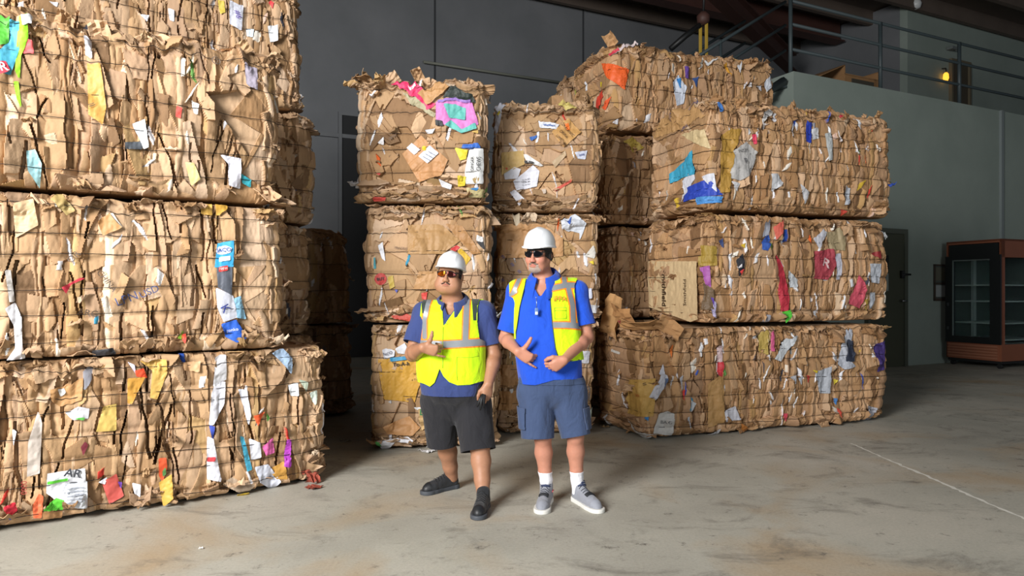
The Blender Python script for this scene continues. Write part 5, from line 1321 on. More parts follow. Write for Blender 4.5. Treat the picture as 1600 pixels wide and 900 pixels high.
    for sd in (-1, 1):
        ax = unit(hem_s[sd]-sho[sd]); along = (V-hem_s[sd])@ax; nearm = np.linalg.norm((V-hem_s[sd])-np.outer(along, ax), axis=1) < .105
        sel = nearm & (along > -.05) & (V[:, 2] < hem_s[sd][2]+.09) & ((V[:, 0]-sho[sd][0])*sd > -.035)
        f = np.where(sel, np.minimum(f, -along), f)
    x, y = proj(V); fr = V[:, 1] < neck0[1]+.02
    f = np.where(np.linalg.norm((V-neck0)[:, :2]*np.array([1, 1.]), axis=1) < .16, np.minimum(f, np.linalg.norm((V-neck0)[:, :2], axis=1)-.078), f)
    f = np.where(fr & (y < 520), np.minimum(f, -poly_sd(x, y, [(690, 466), (724, 466), (704, 492), (699, 492)])*.004), f)
    V2, F2, _ = clip_mesh(V, F, f); shirt = pr.put('polo_shirt', V2, F2, navy, thick=.003)
    collar(pr, navy, neck0+_v(-.010, -.016, .026), -8, .083, .090, .42, gap=20, parent=shirt, h=.036, fall=.060, flare=.044)
    mb = MB()
    for yy in (497, 505): mb.lathe([(.0035, 0), (.0035, .002)], c=Vector(p(697, yy, -.145)-pr.o), n=10, rot=Matrix.Rotation(pi/2, 3, 'X'))
    mb.build('button', mat('shirt_button', '#2a3358', rough=.4), shirt)
    # shorts
    H = Solid(); hr = [(585, 663, 755, -.04, .172), (604, 662, 759, -.03, .176), (618, 661, 763, -.02, .168), (632, 662, 766, .0, .142), (646, 670, 762, .0, .105), (658, 690, 744, .0, .05)]
    H.loft(pr.secs(hr), k=.03)
    he = {-1: p(691, 694, .06), 1: p(747, 704, -.09)}
    for sd, rh in ((-1, .096), (1, .114)):
        H.chain([hip[sd]+_v(0, -.025, .02), he[sd]+(he[sd]-hip[sd])*.3], [.126, rh], k=.03)
    g = folds(H, .008, 8, 9, (1.2, 1.2, .5)); lo, hi = H.bounds(); V, Q = surface(g, lo, hi, .005); F = tris(Q)
    f = np.full(len(V), .1)
    split = (he[-1][0]+he[1][0])/2+.008
    for sd in (-1, 1):
        ax = unit(he[sd]-hip[sd]); al = (V-he[sd])@ax; sel = (V[:, 0]-split)*sd > 0
        f = np.where(sel, np.minimum(f, -al), f)
    f = np.minimum(f, p(716, 591)[2]-V[:, 2])
    V2, F2, _ = clip_mesh(V, F, f); sh = pr.put('shorts', V2, F2, char, thick=.003)
    # vest
    G_ = Solid(); G_.loft([(z, cx, cy, rx+.010, ry+.010) for z, cx, cy, rx, ry in pr.secs(rows[:-1])], k=.03)
    G_.cap(neck0+_v(0, .01, -.03), sho[-1]+_v(.012, 0, .0), .073, .088, k=.04); G_.cap(neck0+_v(0, .01, -.03), sho[1]+_v(-.012, 0, 0), .073, .088, k=.04)
    g = folds(G_, .0055, 9, 15, (1, 1, .5)); lo, hi = G_.bounds(); V, Q = surface(g, lo, hi, .005); F = tris(Q); x, y = proj(V); front = V[:, 1] < neck0[1]-.0
    reg = [(674, 455), (690, 466), (693, 510), (725, 464), (742, 452), (752, 463), (746, 478), (745, 500), (749, 530), (775, 540), (775, 592), (752, 596), (735, 601), (715, 602), (702, 597), (693, 588), (687, 576), (683, 588), (679, 598), (672, 604), (664, 600), (640, 592), (640, 545), (658, 530), (655, 515), (657, 492), (659, 474)]
    fv = poly_sd(x, y, reg)*.004
    back = np.minimum(np.minimum(V[:, 2]-p(716, 598)[2], .205-np.abs(V[:, 0]-neck0[0])-.25*np.clip(V[:, 2]-1.05, 0, .2)*0), np.linalg.norm((V-neck0)[:, :2], axis=1)-.085)
    low = V[:, 2] < p(716, 535)[2]; back = np.where(low, V[:, 2]-p(716, 598)[2], back)
    fv = np.where(front, fv, back)
    Vv, Fv, _ = clip_mesh(V, F, fv); vest = pr.put('safety_vest', Vv, Fv, M_LIME, thick=.003)
    x, y = proj(Vv); fr = Vv[:, 1] < neck0[1]
    zmid = p(716, 536)[2]
    def bands(hw):
        b = hw-line_d(x, y, [(672, 466), (668, 478), (664, 500), (664, 527)])
        b = np.maximum(b, hw+1-line_d(x, y, [(731, 460), (729, 478), (728, 500), (727, 530)]))
        b = np.maximum(b, hw+2-line_d(x, y, [(640, 536), (690, 539), (725, 537), (775, 533)]))
        bk = (hw+2)-np.abs(Vv[:, 2]-zmid)/.00434
        return np.where(fr, b, bk)*.004
    patch(pr, 'orange_trim', Vv, Fv, bands(5.6), .0042, M_ORANGE, vest); patch(pr, 'reflective_tape', Vv, Fv, bands(3.4), .0056, M_TAPE, vest)
    for q_ in ([(660, 466), (676, 460), (670, 472), (665, 490), (660, 490), (659, 478)], [(736, 455), (752, 455), (747, 478), (746, 501), (739, 501), (738, 480)]):
        patch(pr, 'shoulder_panel', Vv, Fv, np.where(fr, poly_sd(x, y, q_)*.004, -1), .0048, M_STRAP, vest)
    # zip and pocket
    def on(px_, py_, lift=.006):
        i = np.argmin(np.where(fr, np.hypot(x-px_, y-py_), 1e9)); return Vector(Vv[i]-pr.o+_v(0, -lift, 0))
    mb = MB(); mb.tube([on(692.5-.12*k, 511+k*8) for k in range(9)], .0022, 6); mb.build('zipper', mat('zip_lime', '#9dbb1c', rough=.5), vest, smooth=True)
    mb = MB(); mb.tube([on(*q_, .0055) for q_ in ((714, 558), (714, 570), (714, 583), (715, 594))], .0016, 5); mb.tube([on(*q_, .0055) for q_ in ((714, 558), (726, 559), (738, 558), (748, 556))], .0016, 5); mb.build('pocket_seam', mat('seam_lime', '#a8cc1e', rough=.6), vest, smooth=True)
    mb = MB(); mb.tube([on(*q_, .004) for q_ in ((751, 464), (746, 478), (745, 490), (745, 502))], .0028, 6); mb.tube([on(*q_, .004) for q_ in ((659, 474), (657.5, 484), (657, 494))], .0028, 6); mb.build('edge_piping', mat('piping_lime', '#c6f20c', rough=.5), vest, smooth=True)
    # head gear
    helmet(pr, O, rot3(-9, -9, 5), hs*.98, sx=.95, lift=.002)
    om = mat('orange_mirror', '#e2701c', rough=.08, metal=.9); dm = mat('dark_reflection_mirror', '#5a2a26', rough=.08, metal=.8)  # second lens: a dark red reflection put into its base colour
    sunglasses(pr, O, R, hs, 1.02, (om, dm))
    # shoes
    parts = dict(upper=cloth('black_shoe', '#25272a', rough=.7, wscale=250), sole=mat('dark_sole', '#43474d', rough=.6), lace=mat('black_lace', '#121315', rough=.8), toecap=mat('toe_black', '#1c1e21', rough=.5))
    shoe(pr, (-.385, 4.945), (-.622, 4.745), parts, 'trainer', 1.05, hi=.008); shoe(pr, (-.178, 4.525), (-.212, 4.215), parts, 'trainer', 1.05, hi=.008)
    # what his lowered hand holds
    h0 = Vector(p(755, 622, -.20)); mb = MB()
    for k, (dx, dy, l) in enumerate(((-.030, -.012, .055), (-.014, -.020, .075), (.004, -.012, .062))):
        mb.tube([h0+Vector((.004*k, -.004*k, .025)), h0+Vector((dx*.7, dy, -.012)), h0+Vector((dx*1.3, dy*1.2, -l))], [.010, .011, .006], 8)
    o = mb.build('work_glove', mat('black_glove', '#141517', rough=.6), None, smooth=True); tag(o, 'black work gloves held in the shorter man\'s lowered hand', 'gloves')
build_A()

# ---------------------------------------------------------------- the taller man, royal blue polo, open vest
Bm = Person(4.58, 862, 'taller person in white hard hat, open lime vest over bright blue polo, grey goatee')
def build_B():
    pr = Bm; p = pr.p
    O = p(842, 398, -.01); R = rot3(-25, 1, 1); hs = 1.0
    blue = cloth('royal_polo', '#1b4cc0', wscale=380); nav = cloth('slate_shorts', '#3b4a69', wscale=260, sheen=.15)
    rows = [(440, 822, 886, .03, .080), (448, 812, 896, .03, .100), (465, 806, 903, .02, .118), (500, 805, 904, .0, .135), (540, 806, 907, -.02, .150), (570, 808, 909, -.025, .152), (592, 811, 909, -.015, .146), (610, 812, 911, 0, .140), (622, 813, 912, 0, .135)]
    sho = {-1: p(808, 456, .03), 1: p(903, 455, .03)}; neck0 = p(852, 443, .035)
    elb = {-1: p(790, 529, .05), 1: p(917, 527, .0)}; wri = {-1: p(809, 549, -.19), 1: p(882, 562, -.25)}
    hem_s = {-1: p(793, 517, .045), 1: p(915, 508, .005)}
    hip = {-1: p(838, 618, .01), 1: p(888, 618, .01)}; knee = {-1: p(848, 684, -.02), 1: p(899, 682, -.02)}
    ank = {-1: _v(.226, 4.575, .09), 1: _v(.432, 4.585, .09)}
    S = Solid(); S.loft(pr.secs(rows[:-2]+[(606, 835, 890, .0, .06)], .020), k=.03)
    W = head_parts(S, O, R, hs, w=.93, jowl=0)
    S.cap(W(0, .028, -.06), neck0+_v(0, .005, -.005), .058, .064, k=.03); S.cap(neck0+_v(0, .01, 0), neck0+_v(0, .02, -.08), .074, .085, k=.03)
    for sd in (-1, 1):
        S.cap(neck0+_v(0, .01, -.025), sho[sd], .048, .056, k=.04); S.chain([sho[sd], elb[sd]], [.054, .043], k=.03)
        m = elb[sd]*.72+wri[sd]*.28; S.chain([elb[sd], m, wri[sd]], [.042, .044, .028], k=.02)
        S.chain([hip[sd]+_v(0, 0, .03), knee[sd]], [.080, .054], k=.04)
        c1 = knee[sd]*.7+ank[sd]*.3+_v(0, .018, 0); c2 = knee[sd]*.32+ank[sd]*.68+_v(0, .008, 0); S.chain([knee[sd], c1, c2, ank[sd]], [.053, .057, .041, .026], k=.02)
        S.ell(knee[sd]+_v(0, -.030, .01), (.034, .022, .040), k=.03)
    hand(S, wri[-1], (.80, -.10, -.50), (.30, -.15, .95), (.05, 1, .1), [(58, 78, 45), (62, 82, 45), (58, 76, 40), (10, 10, 6)], [(.15, .85, -.2), (.05, 1, -.05), (-.1, 1, .0)], s=1.0)
    hand(S, wri[1], (-.78, -.02, -.50), (-.42, -.25, .85), (-.1, 1, .12), [(58, 78, 45), (62, 82, 45), (64, 82, 45), (62, 76, 42)], [(.55, .55, .0), (.9, .15, .35), (.85, -.15, .5)], s=1.0)
    lo, hi = S.bounds(); V, Q = surface(S, lo, hi, .0036)
    c = skin_cols(V, '#b9816a', O, R, hs, W, '#b06a60', [(0, -.040, .022, .02, '#c47a6c', .55), (.045, -.035, .022, .02, '#c47a6a', .5), (-.045, -.035, .022, .02, '#c47a6a', .5)])
    pr.put('body', V, Q, M_SKIN, col=c); body = (V, tris(Q))
    Ql = ((V-O)@R)/hs; X, Yl, Z = Ql.T; nz = vnoise3(Ql*150, 3)*.0025; near = np.linalg.norm(Ql, axis=1) < .17
    mo = np.minimum(.0056-np.abs(Z+.0568+2.0*np.abs(X)**1.5)+1.4*nz, np.minimum(.032-np.abs(X), -.06-Yl))
    patch(pr, 'moustache', *body, np.where(near, mo, -1), .0014, mat('pepper_moustache', '#75655c', rough=.8, noise=.35, nscale=200, bump=.6, bscale=400))
    ell = 1-np.hypot(X/.040, (Z+.094)/.032); mouth = np.hypot(X/.028, (Z+.0715)/.0145)-1
    gt = np.minimum(np.minimum(ell*.03, mouth*.012)+2.2*nz, -.028-Yl)
    patch(pr, 'goatee', *body, np.where(near, gt, -1), .0016, M_GREY)
    hf = np.minimum(np.minimum(Yl+.045+.7*np.clip(-Z, 0, 1), .135-np.linalg.norm(Ql, axis=1)), Z+.040-.5*np.clip(-Yl, 0, .1)); hf = np.where(np.abs(X) > .084, -.01, hf)
    hf = np.maximum(hf, np.where(near & (np.abs(X) < .082), np.minimum(Z-.0245+.25*(np.abs(X) > .05)*0, .075-Z), -1)); patch(pr, 'hair', *body, hf+nz, .006, M_HAIR)
    # polo
    T = Solid(); T.loft(pr.secs(rows), k=.03)
    for sd in (-1, 1): T.cap(neck0+_v(0, .01, -.03), sho[sd], .057, .065, k=.04)
    SL = Solid().sub(T)
    for sd in (-1, 1): SL.chain([sho[sd], hem_s[sd]+(hem_s[sd]-sho[sd])*.25], [.066, .070], k=.03)
    g = folds(SL, .0075, 8, 25, (1, 1, .5)); lo, hi = SL.bounds(); V, Q = surface(g, lo, hi, .005); F = tris(Q); x, y = proj(V); fr = V[:, 1] < neck0[1]+.02
    zl, zr = p(825, 602, -.15)[2], p(890, 593, -.15)[2]; xl, xr = p(836, 600, -.1)[0], p(866, 600, -.1)[0]
    f = V[:, 2]-np.interp(V[:, 0], [xl, xr], [zl, zr])
    for sd in (-1, 1):
        ax = unit(hem_s[sd]-sho[sd]); along = (V-hem_s[sd])@ax; nearm = np.linalg.norm((V-hem_s[sd])-np.outer(along, ax), axis=1) < .098
        sel = nearm & (along > -.05) & (V[:, 2] < hem_s[sd][2]+.09) & ((V[:, 0]-sho[sd][0])*sd > -.03)
        f = np.where(sel, np.minimum(f, -along), f)
    r_ = np.linalg.norm((V-neck0)[:, :2], axis=1); f = np.where(r_ < .16, np.minimum(f, r_-.070), f)
    f = np.where(fr & (y < 520), np.minimum(f, -poly_sd(x, y, [(825, 426), (868, 430), (858, 444), (846, 462), (842, 463), (836, 452)])*.004), f)
    V2, F2, _ = clip_mesh(V, F, f); shirt = pr.put('polo_shirt', V2, F2, blue, thick=.003)
    collar(pr, blue, neck0+_v(-.010, -.014, .034), -14, .074, .084, .46, gap=20, parent=shirt, h=.040, fall=.088, flare=.052)
    # shorts
    H = Solid(); hr = [(582, 813, 908, -.02, .140), (600, 810, 912, .0, .140), (612, 809, 915, .0, .128), (624, 812, 914, .0, .105), (634, 825, 902, .0, .07), (642, 850, 878, 0, .03)]
    H.loft(pr.secs(hr), k=.03); he = {-1: p(839, 684, -.02), 1: p(900, 681, -.03)}
    for sd, rh in ((-1, .104), (1, .090)): H.chain([hip[sd]+_v(0, -.012, .03), he[sd]+(he[sd]-hip[sd])*.3], [.118, rh], k=.022)
    g = folds(H, .009, 8, 29, (1.2, 1.2, .45)); lo, hi = H.bounds(); V, Q = surface(g, lo, hi, .005); F = tris(Q); f = np.full(len(V), .1); split = p(869, 650)[0]
    for sd in (-1, 1):
        ax = unit(he[sd]-hip[sd]); al = (V-he[sd])@ax; f = np.where((V[:, 0]-split)*sd > 0, np.minimum(f, -al), f)
    f = np.minimum(f, p(862, 588)[2]-V[:, 2]); V2, F2, _ = clip_mesh(V, F, f); sh = pr.put('shorts', V2, F2, nav, thick=.003)
    n2 = vnormals(V2, F2); x, y = proj(V2); fr2 = V2[:, 1] < 4.6
    patch(pr, 'cargo_pocket', V2, F2, np.where(V2[:, 0] > p(905, 640)[0], poly_sd(V2[:, 1], V2[:, 2], [(4.48, .50), (4.48, .64), (4.66, .64), (4.66, .50)]), -1), .010, nav, sh, thick=.006)
    patch(pr, 'cargo_pocket', V2, F2, np.where(V2[:, 0] < p(822, 640)[0], poly_sd(V2[:, 1], V2[:, 2], [(4.48, .50), (4.48, .64), (4.66, .64), (4.66, .50)]), -1), .010, nav, sh, thick=.006)
    patch(pr, 'waistband', V2, F2, V2[:, 2]-p(862, 597)[2], .004, nav, sh, thick=.003)
    # open vest
    G_ = Solid(); G_.loft([(z, cx, cy, rx+.010, ry+.012) for z, cx, cy, rx, ry in pr.secs(rows[:-1])], k=.03)
    for sd in (-1, 1): G_.cap(neck0+_v(0, .01, -.03), sho[sd]+_v(-.010*sd, 0, 0), .070, .083, k=.04)
    g = folds(G_, .006, 9, 35, (1, 1, .5)); lo, hi = G_.bounds(); V, Q = surface(g, lo, hi, .005); F = tris(Q); x, y = proj(V); front = V[:, 1] < neck0[1]
    left = [(796, 440), (812, 436), (822, 436), (818, 455), (812, 480), (806, 520), (808, 537), (800, 540), (790, 538), (794, 500), (797, 470)]
    right = [(868, 428), (895, 425), (902, 436), (897, 447), (899, 480), (903, 510), (925, 525), (925, 560), (890, 565), (874, 563), (868, 545), (863, 505), (860, 470), (863, 448)]
    fv = np.maximum(poly_sd(x, y, left), poly_sd(x, y, right))*.004
    zb = p(862, 560)[2]; back = np.minimum(np.minimum(V[:, 2]-zb, .215-np.abs(V[:, 0]-neck0[0])), np.linalg.norm((V-neck0)[:, :2], axis=1)-.078)
    fv = np.where(front, fv, back); Vv, Fv, _ = clip_mesh(V, F, fv); vest = pr.put('safety_vest', Vv, Fv, M_LIME, thick=.004); x, y = proj(Vv); fr = Vv[:, 1] < neck0[1]; zmid = p(862, 508)[2]
    def bands(hw):
        b = hw-line_d(x, y, [(880, 424), (882, 446)]); b = np.maximum(b, hw+.5-line_d(x, y, [(858, 452), (885, 446), (905, 447)]))
        b = np.maximum(b, hw+.2-line_d(x, y, [(888, 452), (894, 478), (895, 508)])); b = np.maximum(b, hw+1-line_d(x, y, [(858, 508), (885, 508), (920, 511)]))
        b = np.maximum(b, hw-.5-line_d(x, y, [(812, 436), (802, 458)])); b = np.maximum(b, hw-1-line_d(x, y, [(796, 462), (806, 456)]))
        return np.where(fr, b, (hw+2)-np.abs(Vv[:, 2]-zmid)/.00424)*.004
    patch(pr, 'orange_trim', Vv, Fv, bands(5.6), .0052, M_ORANGE, vest); patch(pr, 'reflective_tape', Vv, Fv, bands(3.5), .0066, M_TAPE, vest)
    def on(px_, py_, lift=.007):
        i = np.argmin(np.where(fr, np.hypot(x-px_, y-py_), 1e9)); return Vector(Vv[i]-pr.o+_v(0, -lift, 0))
    mb = MB()
    for q_ in ([(868, 432), (863, 448), (860, 470), (862, 490), (863, 505), (868, 545), (874, 562)], [(874, 562), (890, 564), (905, 562)], [(821, 438), (818, 455), (812, 480), (806, 520), (807, 536)], [(806, 536), (798, 538)]): mb.tube([on(*k, .005) for k in q_], .0032, 6)
    mb.build('edge_binding', mat('dark_binding', '#34402e', rough=.7), vest, smooth=True)
    a = [on(866, 481), on(884, 481), on(885, 498), on(867, 498)]; mb = MB(); mb.tube(a+[a[0]], .0016, 5); mb.tube([on(866, 485, .008), on(884, 485, .008)], .0012, 5); mb.build('badge_pocket', mat('seam_olive', '#86a51c', rough=.6), vest, smooth=True)
    Vt, Ft = text_mesh('IFPA', .036, True); c0 = np.array(on(874, 467, .012)); ex = unit(np.array(on(882, 467))-np.array(on(866, 467))); ez = _v(0, 0, 1)
    Pt = c0+Vt[:, :1]*ex*.9+Vt[:, 1:]*ez; Pt[:, 1] -= .004; o = mesh_np('lettering', Pt, Ft, mat('orange_print', '#d07a1e', rough=.6), vest)
    helmet(pr, O, rot3(-25, 2, 2), hs, sx=.93, lift=.004)
    dk = mat('dark_mirror', '#1a1b20', rough=.06, metal=.6)
    gl = sunglasses(pr, O, R, hs, .95, (dk, dk))
    mb = MB(); mb.tube([Vector(O+R@_v(*q_)*hs-pr.o) for q_ in ((.086, .015, .006), (.098, .03, -.02), (.100, .045, -.06), (.082, .06, -.085), (.05, .075, -.09))], .0018, 6); mb.build('retainer_cord', mat('dark_cord', '#3a1f1c', rough=.6), gl, smooth=True)
    # socks, shoes
    for sd in (-1, 1):
        K = Solid(); up = unit(knee[sd]-ank[sd]); K.chain([ank[sd]+_v(0, 0, -.02), ank[sd]+_v(0, 0, .06), ank[sd]+up*.125], [.032, .037, .046], k=.02); lo, hi = K.bounds(); V, Q = surface(folds(K, .0016, 30, 3, (.6, .6, 2.5)), lo, hi, .004)
        V2, F2, _ = clip_mesh(V, tris(Q), (ank[sd]+up*.118)[2]-V[:, 2]+.0015*vnoise3(V*60, 1)); pr.put('sock', V2, F2, cloth('white_sock', '#e9e9ee', wscale=300, bump=.3), thick=.002)
    parts = dict(upper=cloth('grey_shoe', '#8a8d96', rough=.7, wscale=250), sole=mat('pale_sole', '#d9d8d2', rough=.5), lace=mat('dark_lace', '#2b2d36', rough=.8))
    for h_, t_ in (((.240, 4.64), (.180, 4.325)), ((.418, 4.645), (.560, 4.345))):
        s_, onf = shoe(pr, h_, t_, parts, 'trainer', 1.08, hi=.022)
        hh, tt = np.array([*h_, 0]), np.array([*t_, 0]); d = unit(tt-hh); sd_ = _v(-d[1], d[0], 0)
        mb = MB()
        for a_, z_ in ((.088, .146), (.096, .136), (.104, .124)): mb.tube([Vector(hh+d*(a_-abs(b)*.25)+sd_*b+_v(0, 0, z_-abs(b)*.2)-pr.o) for b in (-.030, -.015, 0, .015, .030)], [.006, .011, .012, .011, .006], 8)
        mb.build('tongue', mat('navy_tongue', '#2a3350', rough=.8), s_, smooth=True)
        mb = MB()
        for a_ in (.168, .178, .188): mb.tube([Vector(onf(a_, b)) for b in (-.027, -.018, -.009, 0, .009, .018, .027)], .0066, 8)
        mb.build('strap', mat('black_strap', '#1d1f24', rough=.7), s_, smooth=True)
        mb = MB(); mb.tube([Vector(hh+d*a+sd_*.043+_v(0, 0, z)-pr.o) for a, z in ((.03, .075), (.06, .085), (.09, .08))], .004, 6); mb.build('heel_trim', mat('coral_trim', '#d8606a', rough=.6), s_, smooth=True)
    # key fob clipped to the placket
    k0 = p(838, 466, -.150); mb = MB(); mb.tube([Vector(k0), Vector(k0+_v(.002, -.004, -.03)), Vector(k0+_v(.001, -.006, -.06))], .0022, 6); mb.tube([Vector(k0+_v(-.006, 0, .012)), Vector(k0), Vector(k0+_v(.007, 0, .012))], .0018, 6)
    mb.mi = 1; mb.box(k0+_v(.001, -.010, -.085), (.022, .010, .048), None, .005); mb.mi = 2; mb.box(k0+_v(.001, -.016, -.095), (.016, .003, .018), None, .001)
    o = mb.build('key_fob', [mat('silver_clip', '#9aa3ac', rough=.3, metal=.8), mat('blue_fob', '#5d7aa8', rough=.35), mat('white_fob', '#e4e8ee', rough=.4)], None, smooth=False); tag(o, 'small pale key fob clipped to the taller man\'s shirt front', 'key fob')
build_B()
# ================================================================ GALLERY, FRIDGE, DOORS AND SMALL THINGS
def wbox(mb, t0, t1, o0, o1, z0, z1, bevel=0): return mb.box(wallpt((t0+t1)/2, (o0+o1)/2, (z0+z1)/2), (abs(t1-t0), abs(o1-o0), z1-z0), WROT, bevel)
# railing along the gallery edge
rail = empty('gallery_railing', wallpt(TL, -.12, GZ)); tag(rail, 'blue grey steel pipe railing along the edge of the gallery', 'railing')
RL = lambda t, o, z: Vector(wallpt(t, o, z))-Vector(wallpt(TL, -.12, GZ))
t_posts = [TL+.06]+[wall_t(x)+.05 for x in (1382, 1506)]
t_posts += [t_posts[-1]+(t_posts[-1]-t_posts[-2])*k for k in (1, 2, 3)]
for t in t_posts:
    MB().tube([RL(t, -.12, GZ-.05), RL(t, -.12, GZ+1.27)], .035, 10).build('post', M_RAIL, rail, smooth=True)
for z in (1.25, .85, .42):
    MB().tube([RL(TL+.06, -.12, GZ+z), RL(t_posts[-1], -.12, GZ+z)], .028, 10).build('rail', M_RAIL, rail, smooth=True)
# stair that comes down from the gallery behind the bales
stair = empty('steel_staircase', wallpt(TL, -.5, 0)); tag(stair, 'steel staircase rising to the gallery behind the highest right bale', 'staircase')
SL_ = lambda t, o, z: Vector(wallpt(t, o, z))-Vector(wallpt(TL, -.5, 0))
sl = .62; tb = TL-2.2
for o in (-.12, -1.05):
    for z in (1.25, .85, .42):
        MB().tube([SL_(TL-.06, o, GZ+z-.04), SL_(tb, o, GZ+z-sl*2.26)], .026, 8).build('rail', M_RAIL, stair, smooth=True)
    MB().tube([SL_(TL-.10, o, GZ-.14), SL_(tb, o, GZ-.1-sl*2.2)], .07, 6).build('stringer', M_RAIL, stair, smooth=True)
    for k in range(1, 2):
        t = TL-1.5*k; MB().tube([SL_(t, o, GZ-sl*1.5*k), SL_(t, o, GZ+1.25-sl*1.5*k)], .026, 8).build('post', M_RAIL, stair, smooth=True)
    MB().tube([SL_(tb, o, 0), SL_(tb, o, GZ-.1-sl*2.2)], .05, 8).build('support_leg', M_RAIL, stair, smooth=True)
for k in range(7):
    t = TL-.15-k*.3; mb = MB(); mb.box(SL_(t, -.58, GZ-.14-sl*(.15+k*.3)), (.26, .92, .04), WROT); mb.build('tread', M_RAIL, stair)
mb = MB(); mb.box(SL_(tb-.28, -.58, GZ-.16-sl*2.2), (.6, 1.0, .06), WROT); mb.build('landing', M_RAIL, stair)
for o in (-.12, -1.05): MB().tube([SL_(tb-.52, o, 0), SL_(tb-.52, o, GZ-.16-sl*2.2)], .05, 8).build('support_leg', M_RAIL, stair, smooth=True)
# roof girder and the hoist under it
k_ = (1312-CX)/FPX; Pg = WP-WN*4.4; tg = (k_*Pg[1]-Pg[0])/(WU[0]-k_*WU[1]); dg_ = (Pg+WU*tg)[1]; zg = CAMH+(HZ-68)/FPX*dg_
girder(wallpt(tg-16, -4.4, zg+.33), wallpt(tg, -4.4, zg+.33), .34, .62, 'trim_girder', M_STEEL_BR)
girder(wallpt(tg-7, -1.6, 7.2), wallpt(tg-1.9, -4.3, 7.2), .26, .4, 'trim_girder', M_STEEL_BR)
hp = at_depth(1099, 30, 11.6)
ho = empty('chain_hoist', hp.tolist()); tag(ho, 'yellow chain hoist hanging under the brown roof girder', 'hoist')
yl = mat('hoist_yellow', '#a8892a', rough=.5)
mb = MB()
for dx in (-.05, .05): mb.box((dx, 0, -.30), (.055, .03, .62), None, .01)
mb.build('sling', yl, ho)
MB().lathe([(.03, -.1), (.10, -.05), (.11, .05), (.05, .12)], n=16).build('hook_block', M_STEEL_BR, ho)
MB().tube([(0, 0, .1), (0.02, 0, .6), (0, 0, 1.3)], .02, 6).build('chain', M_BLACK, ho)
MB().tube([(-.05, 0, -.1), (-.30, .0, -.28), (-.55, 0, -.5)], .05, 8).build('hose', M_BLACK, ho, smooth=True)
MB().lathe([(.02, 0), (.03, .02), (.03, .10), (.015, .12)], c=(.0, 0, -.66), n=10).build('hook', M_BLACK, ho)
# cartons on the gallery floor
M_KR = mat('carton_brown', '#8f6b45', rough=.8, noise=.15, nscale=6)
cb = wallpt(wall_t(1345)+.25, -.58); bx = empty('open_carton', (cb[0], cb[1], GZ+.01), atan2(WU[1], WU[0])); tag(bx, 'open brown cardboard carton lying on the gallery floor behind the railing', 'carton')
mb = MB(); mb.box((.15, 0, .25), (.95, .6, .02)); mb.box((.15, 0, .02), (.95, .6, .02)); mb.box((.15, .3, .2), (.95, .02, .42)); mb.box((-.31, 0, .2), (.02, .6, .42)); mb.box((.62, 0, .2), (.02, .6, .42)); mb.box((.15, -.3, .12), (.95, .02, .22)); mb.build('carton_shell', M_KR, bx)
mb = MB(); mb.prism([(-.32, -.3, .40), (-.95, -.34, .12), (-.95, .28, .12), (-.32, .3, .40)], (0, 0, .015)); mb.build('flap', M_KR, bx)
mb = MB(); mb.box((.15, -.315, .10), (.6, .012, .16)); mb.build('label_panel', mat('carton_dark', '#3f3a30', rough=.8), bx)
cr = wallpt(wall_t(1385)+.40, -.60); mb = MB(); mb.lathe([(.02, .0), (.17, .02), (.19, .15), (.15, .33), (.05, .40)], c=(cr[0], cr[1], GZ), n=18); o = mb.build('stuffed_sack', mat('sack_brown', '#6f5f45', rough=.9, noise=.2, nscale=8), smooth=True); tag(o, 'small brown sack beside the carton on the gallery', 'sack')
wp = wallpt(wall_t(1298)+.12, -.45); mb = MB(); mb.box((wp[0], wp[1], GZ+.035), (.5, .3, .06), WROT, .01); o = mb.build('paper_stack', mat('paper_grey', '#b0a89a', rough=.8)); tag(o, 'low stack of pale paper left of the gallery carton', 'paper')
# lamp at the top of the upper room's corner
pc = WP-WN*2.6+WU*tcor; dl = pc[1]; zl_ = CAMH+(HZ-10)/FPX*dl
lb = empty('dome_lamp', (pc[0]+WN[0]*.02+WU[0]*.05, pc[1]+WN[1]*.02+WU[1]*.05, zl_)); tag(lb, 'small white dome lamp at the upper corner of the grey room', 'lamp')
MB().lathe([(.02, -.13), (.10, -.10), (.13, 0), (.10, .08), (.05, .12)], c=(WN[0]*.16, WN[1]*.16, 0), n=20).build('globe', mat('lamp_white', '#cfd2d2', rough=.3), lb, smooth=True)
MB().tube([(0, 0, .1), (WN[0]*.16, WN[1]*.16, .12)], .03, 8).build('bracket', M_BLACK, lb)
# upper doorway with a small lit lamp beside it
def upper(px, py, out=0.04):
    P = WP-WN*(2.6-out); k = (px-CX)/FPX; t = (k*P[1]-P[0])/(WU[0]-k*WU[1]); d = (P+WU*t)[1]; return t, CAMH-(py-HZ)/FPX*d
t1, z1 = upper(1488, 110); t2, _ = upper(1512, 110); zt = upper(1488, 96)[1]
mb = MB(); mb.box(wallpt((t1+t2)/2, -2.58, (GZ+zt)/2), (t2-t1, .05, zt-GZ), WROT); d3 = mb.build('door_3', mat('upper_door', '#4d4638', rough=.6)); d3['kind'] = 'structure'
mb = MB(); mb.box(wallpt(t1-.05, -2.56, (GZ+zt)/2), (.07, .09, zt-GZ), WROT); mb.box(wallpt(t2+.05, -2.56, (GZ+zt)/2), (.07, .09, zt-GZ), WROT); mb.box(wallpt((t1+t2)/2, -2.56, zt+.03), (t2-t1+.17, .09, .07), WROT); o = mb.build('trim_4', mat('door_trim', '#6b6350', rough=.6)); o['kind'] = 'structure'
em = bpy.data.materials.new('amber_lamp'); em.use_nodes = True; b_ = em.node_tree.nodes['Principled BSDF']; b_.inputs['Base Color'].default_value = (*lin('#e0a040'), 1); b_.inputs['Emission Color'].default_value = (*lin('#ffb038'), 1); b_.inputs['Emission Strength'].default_value = 1.6
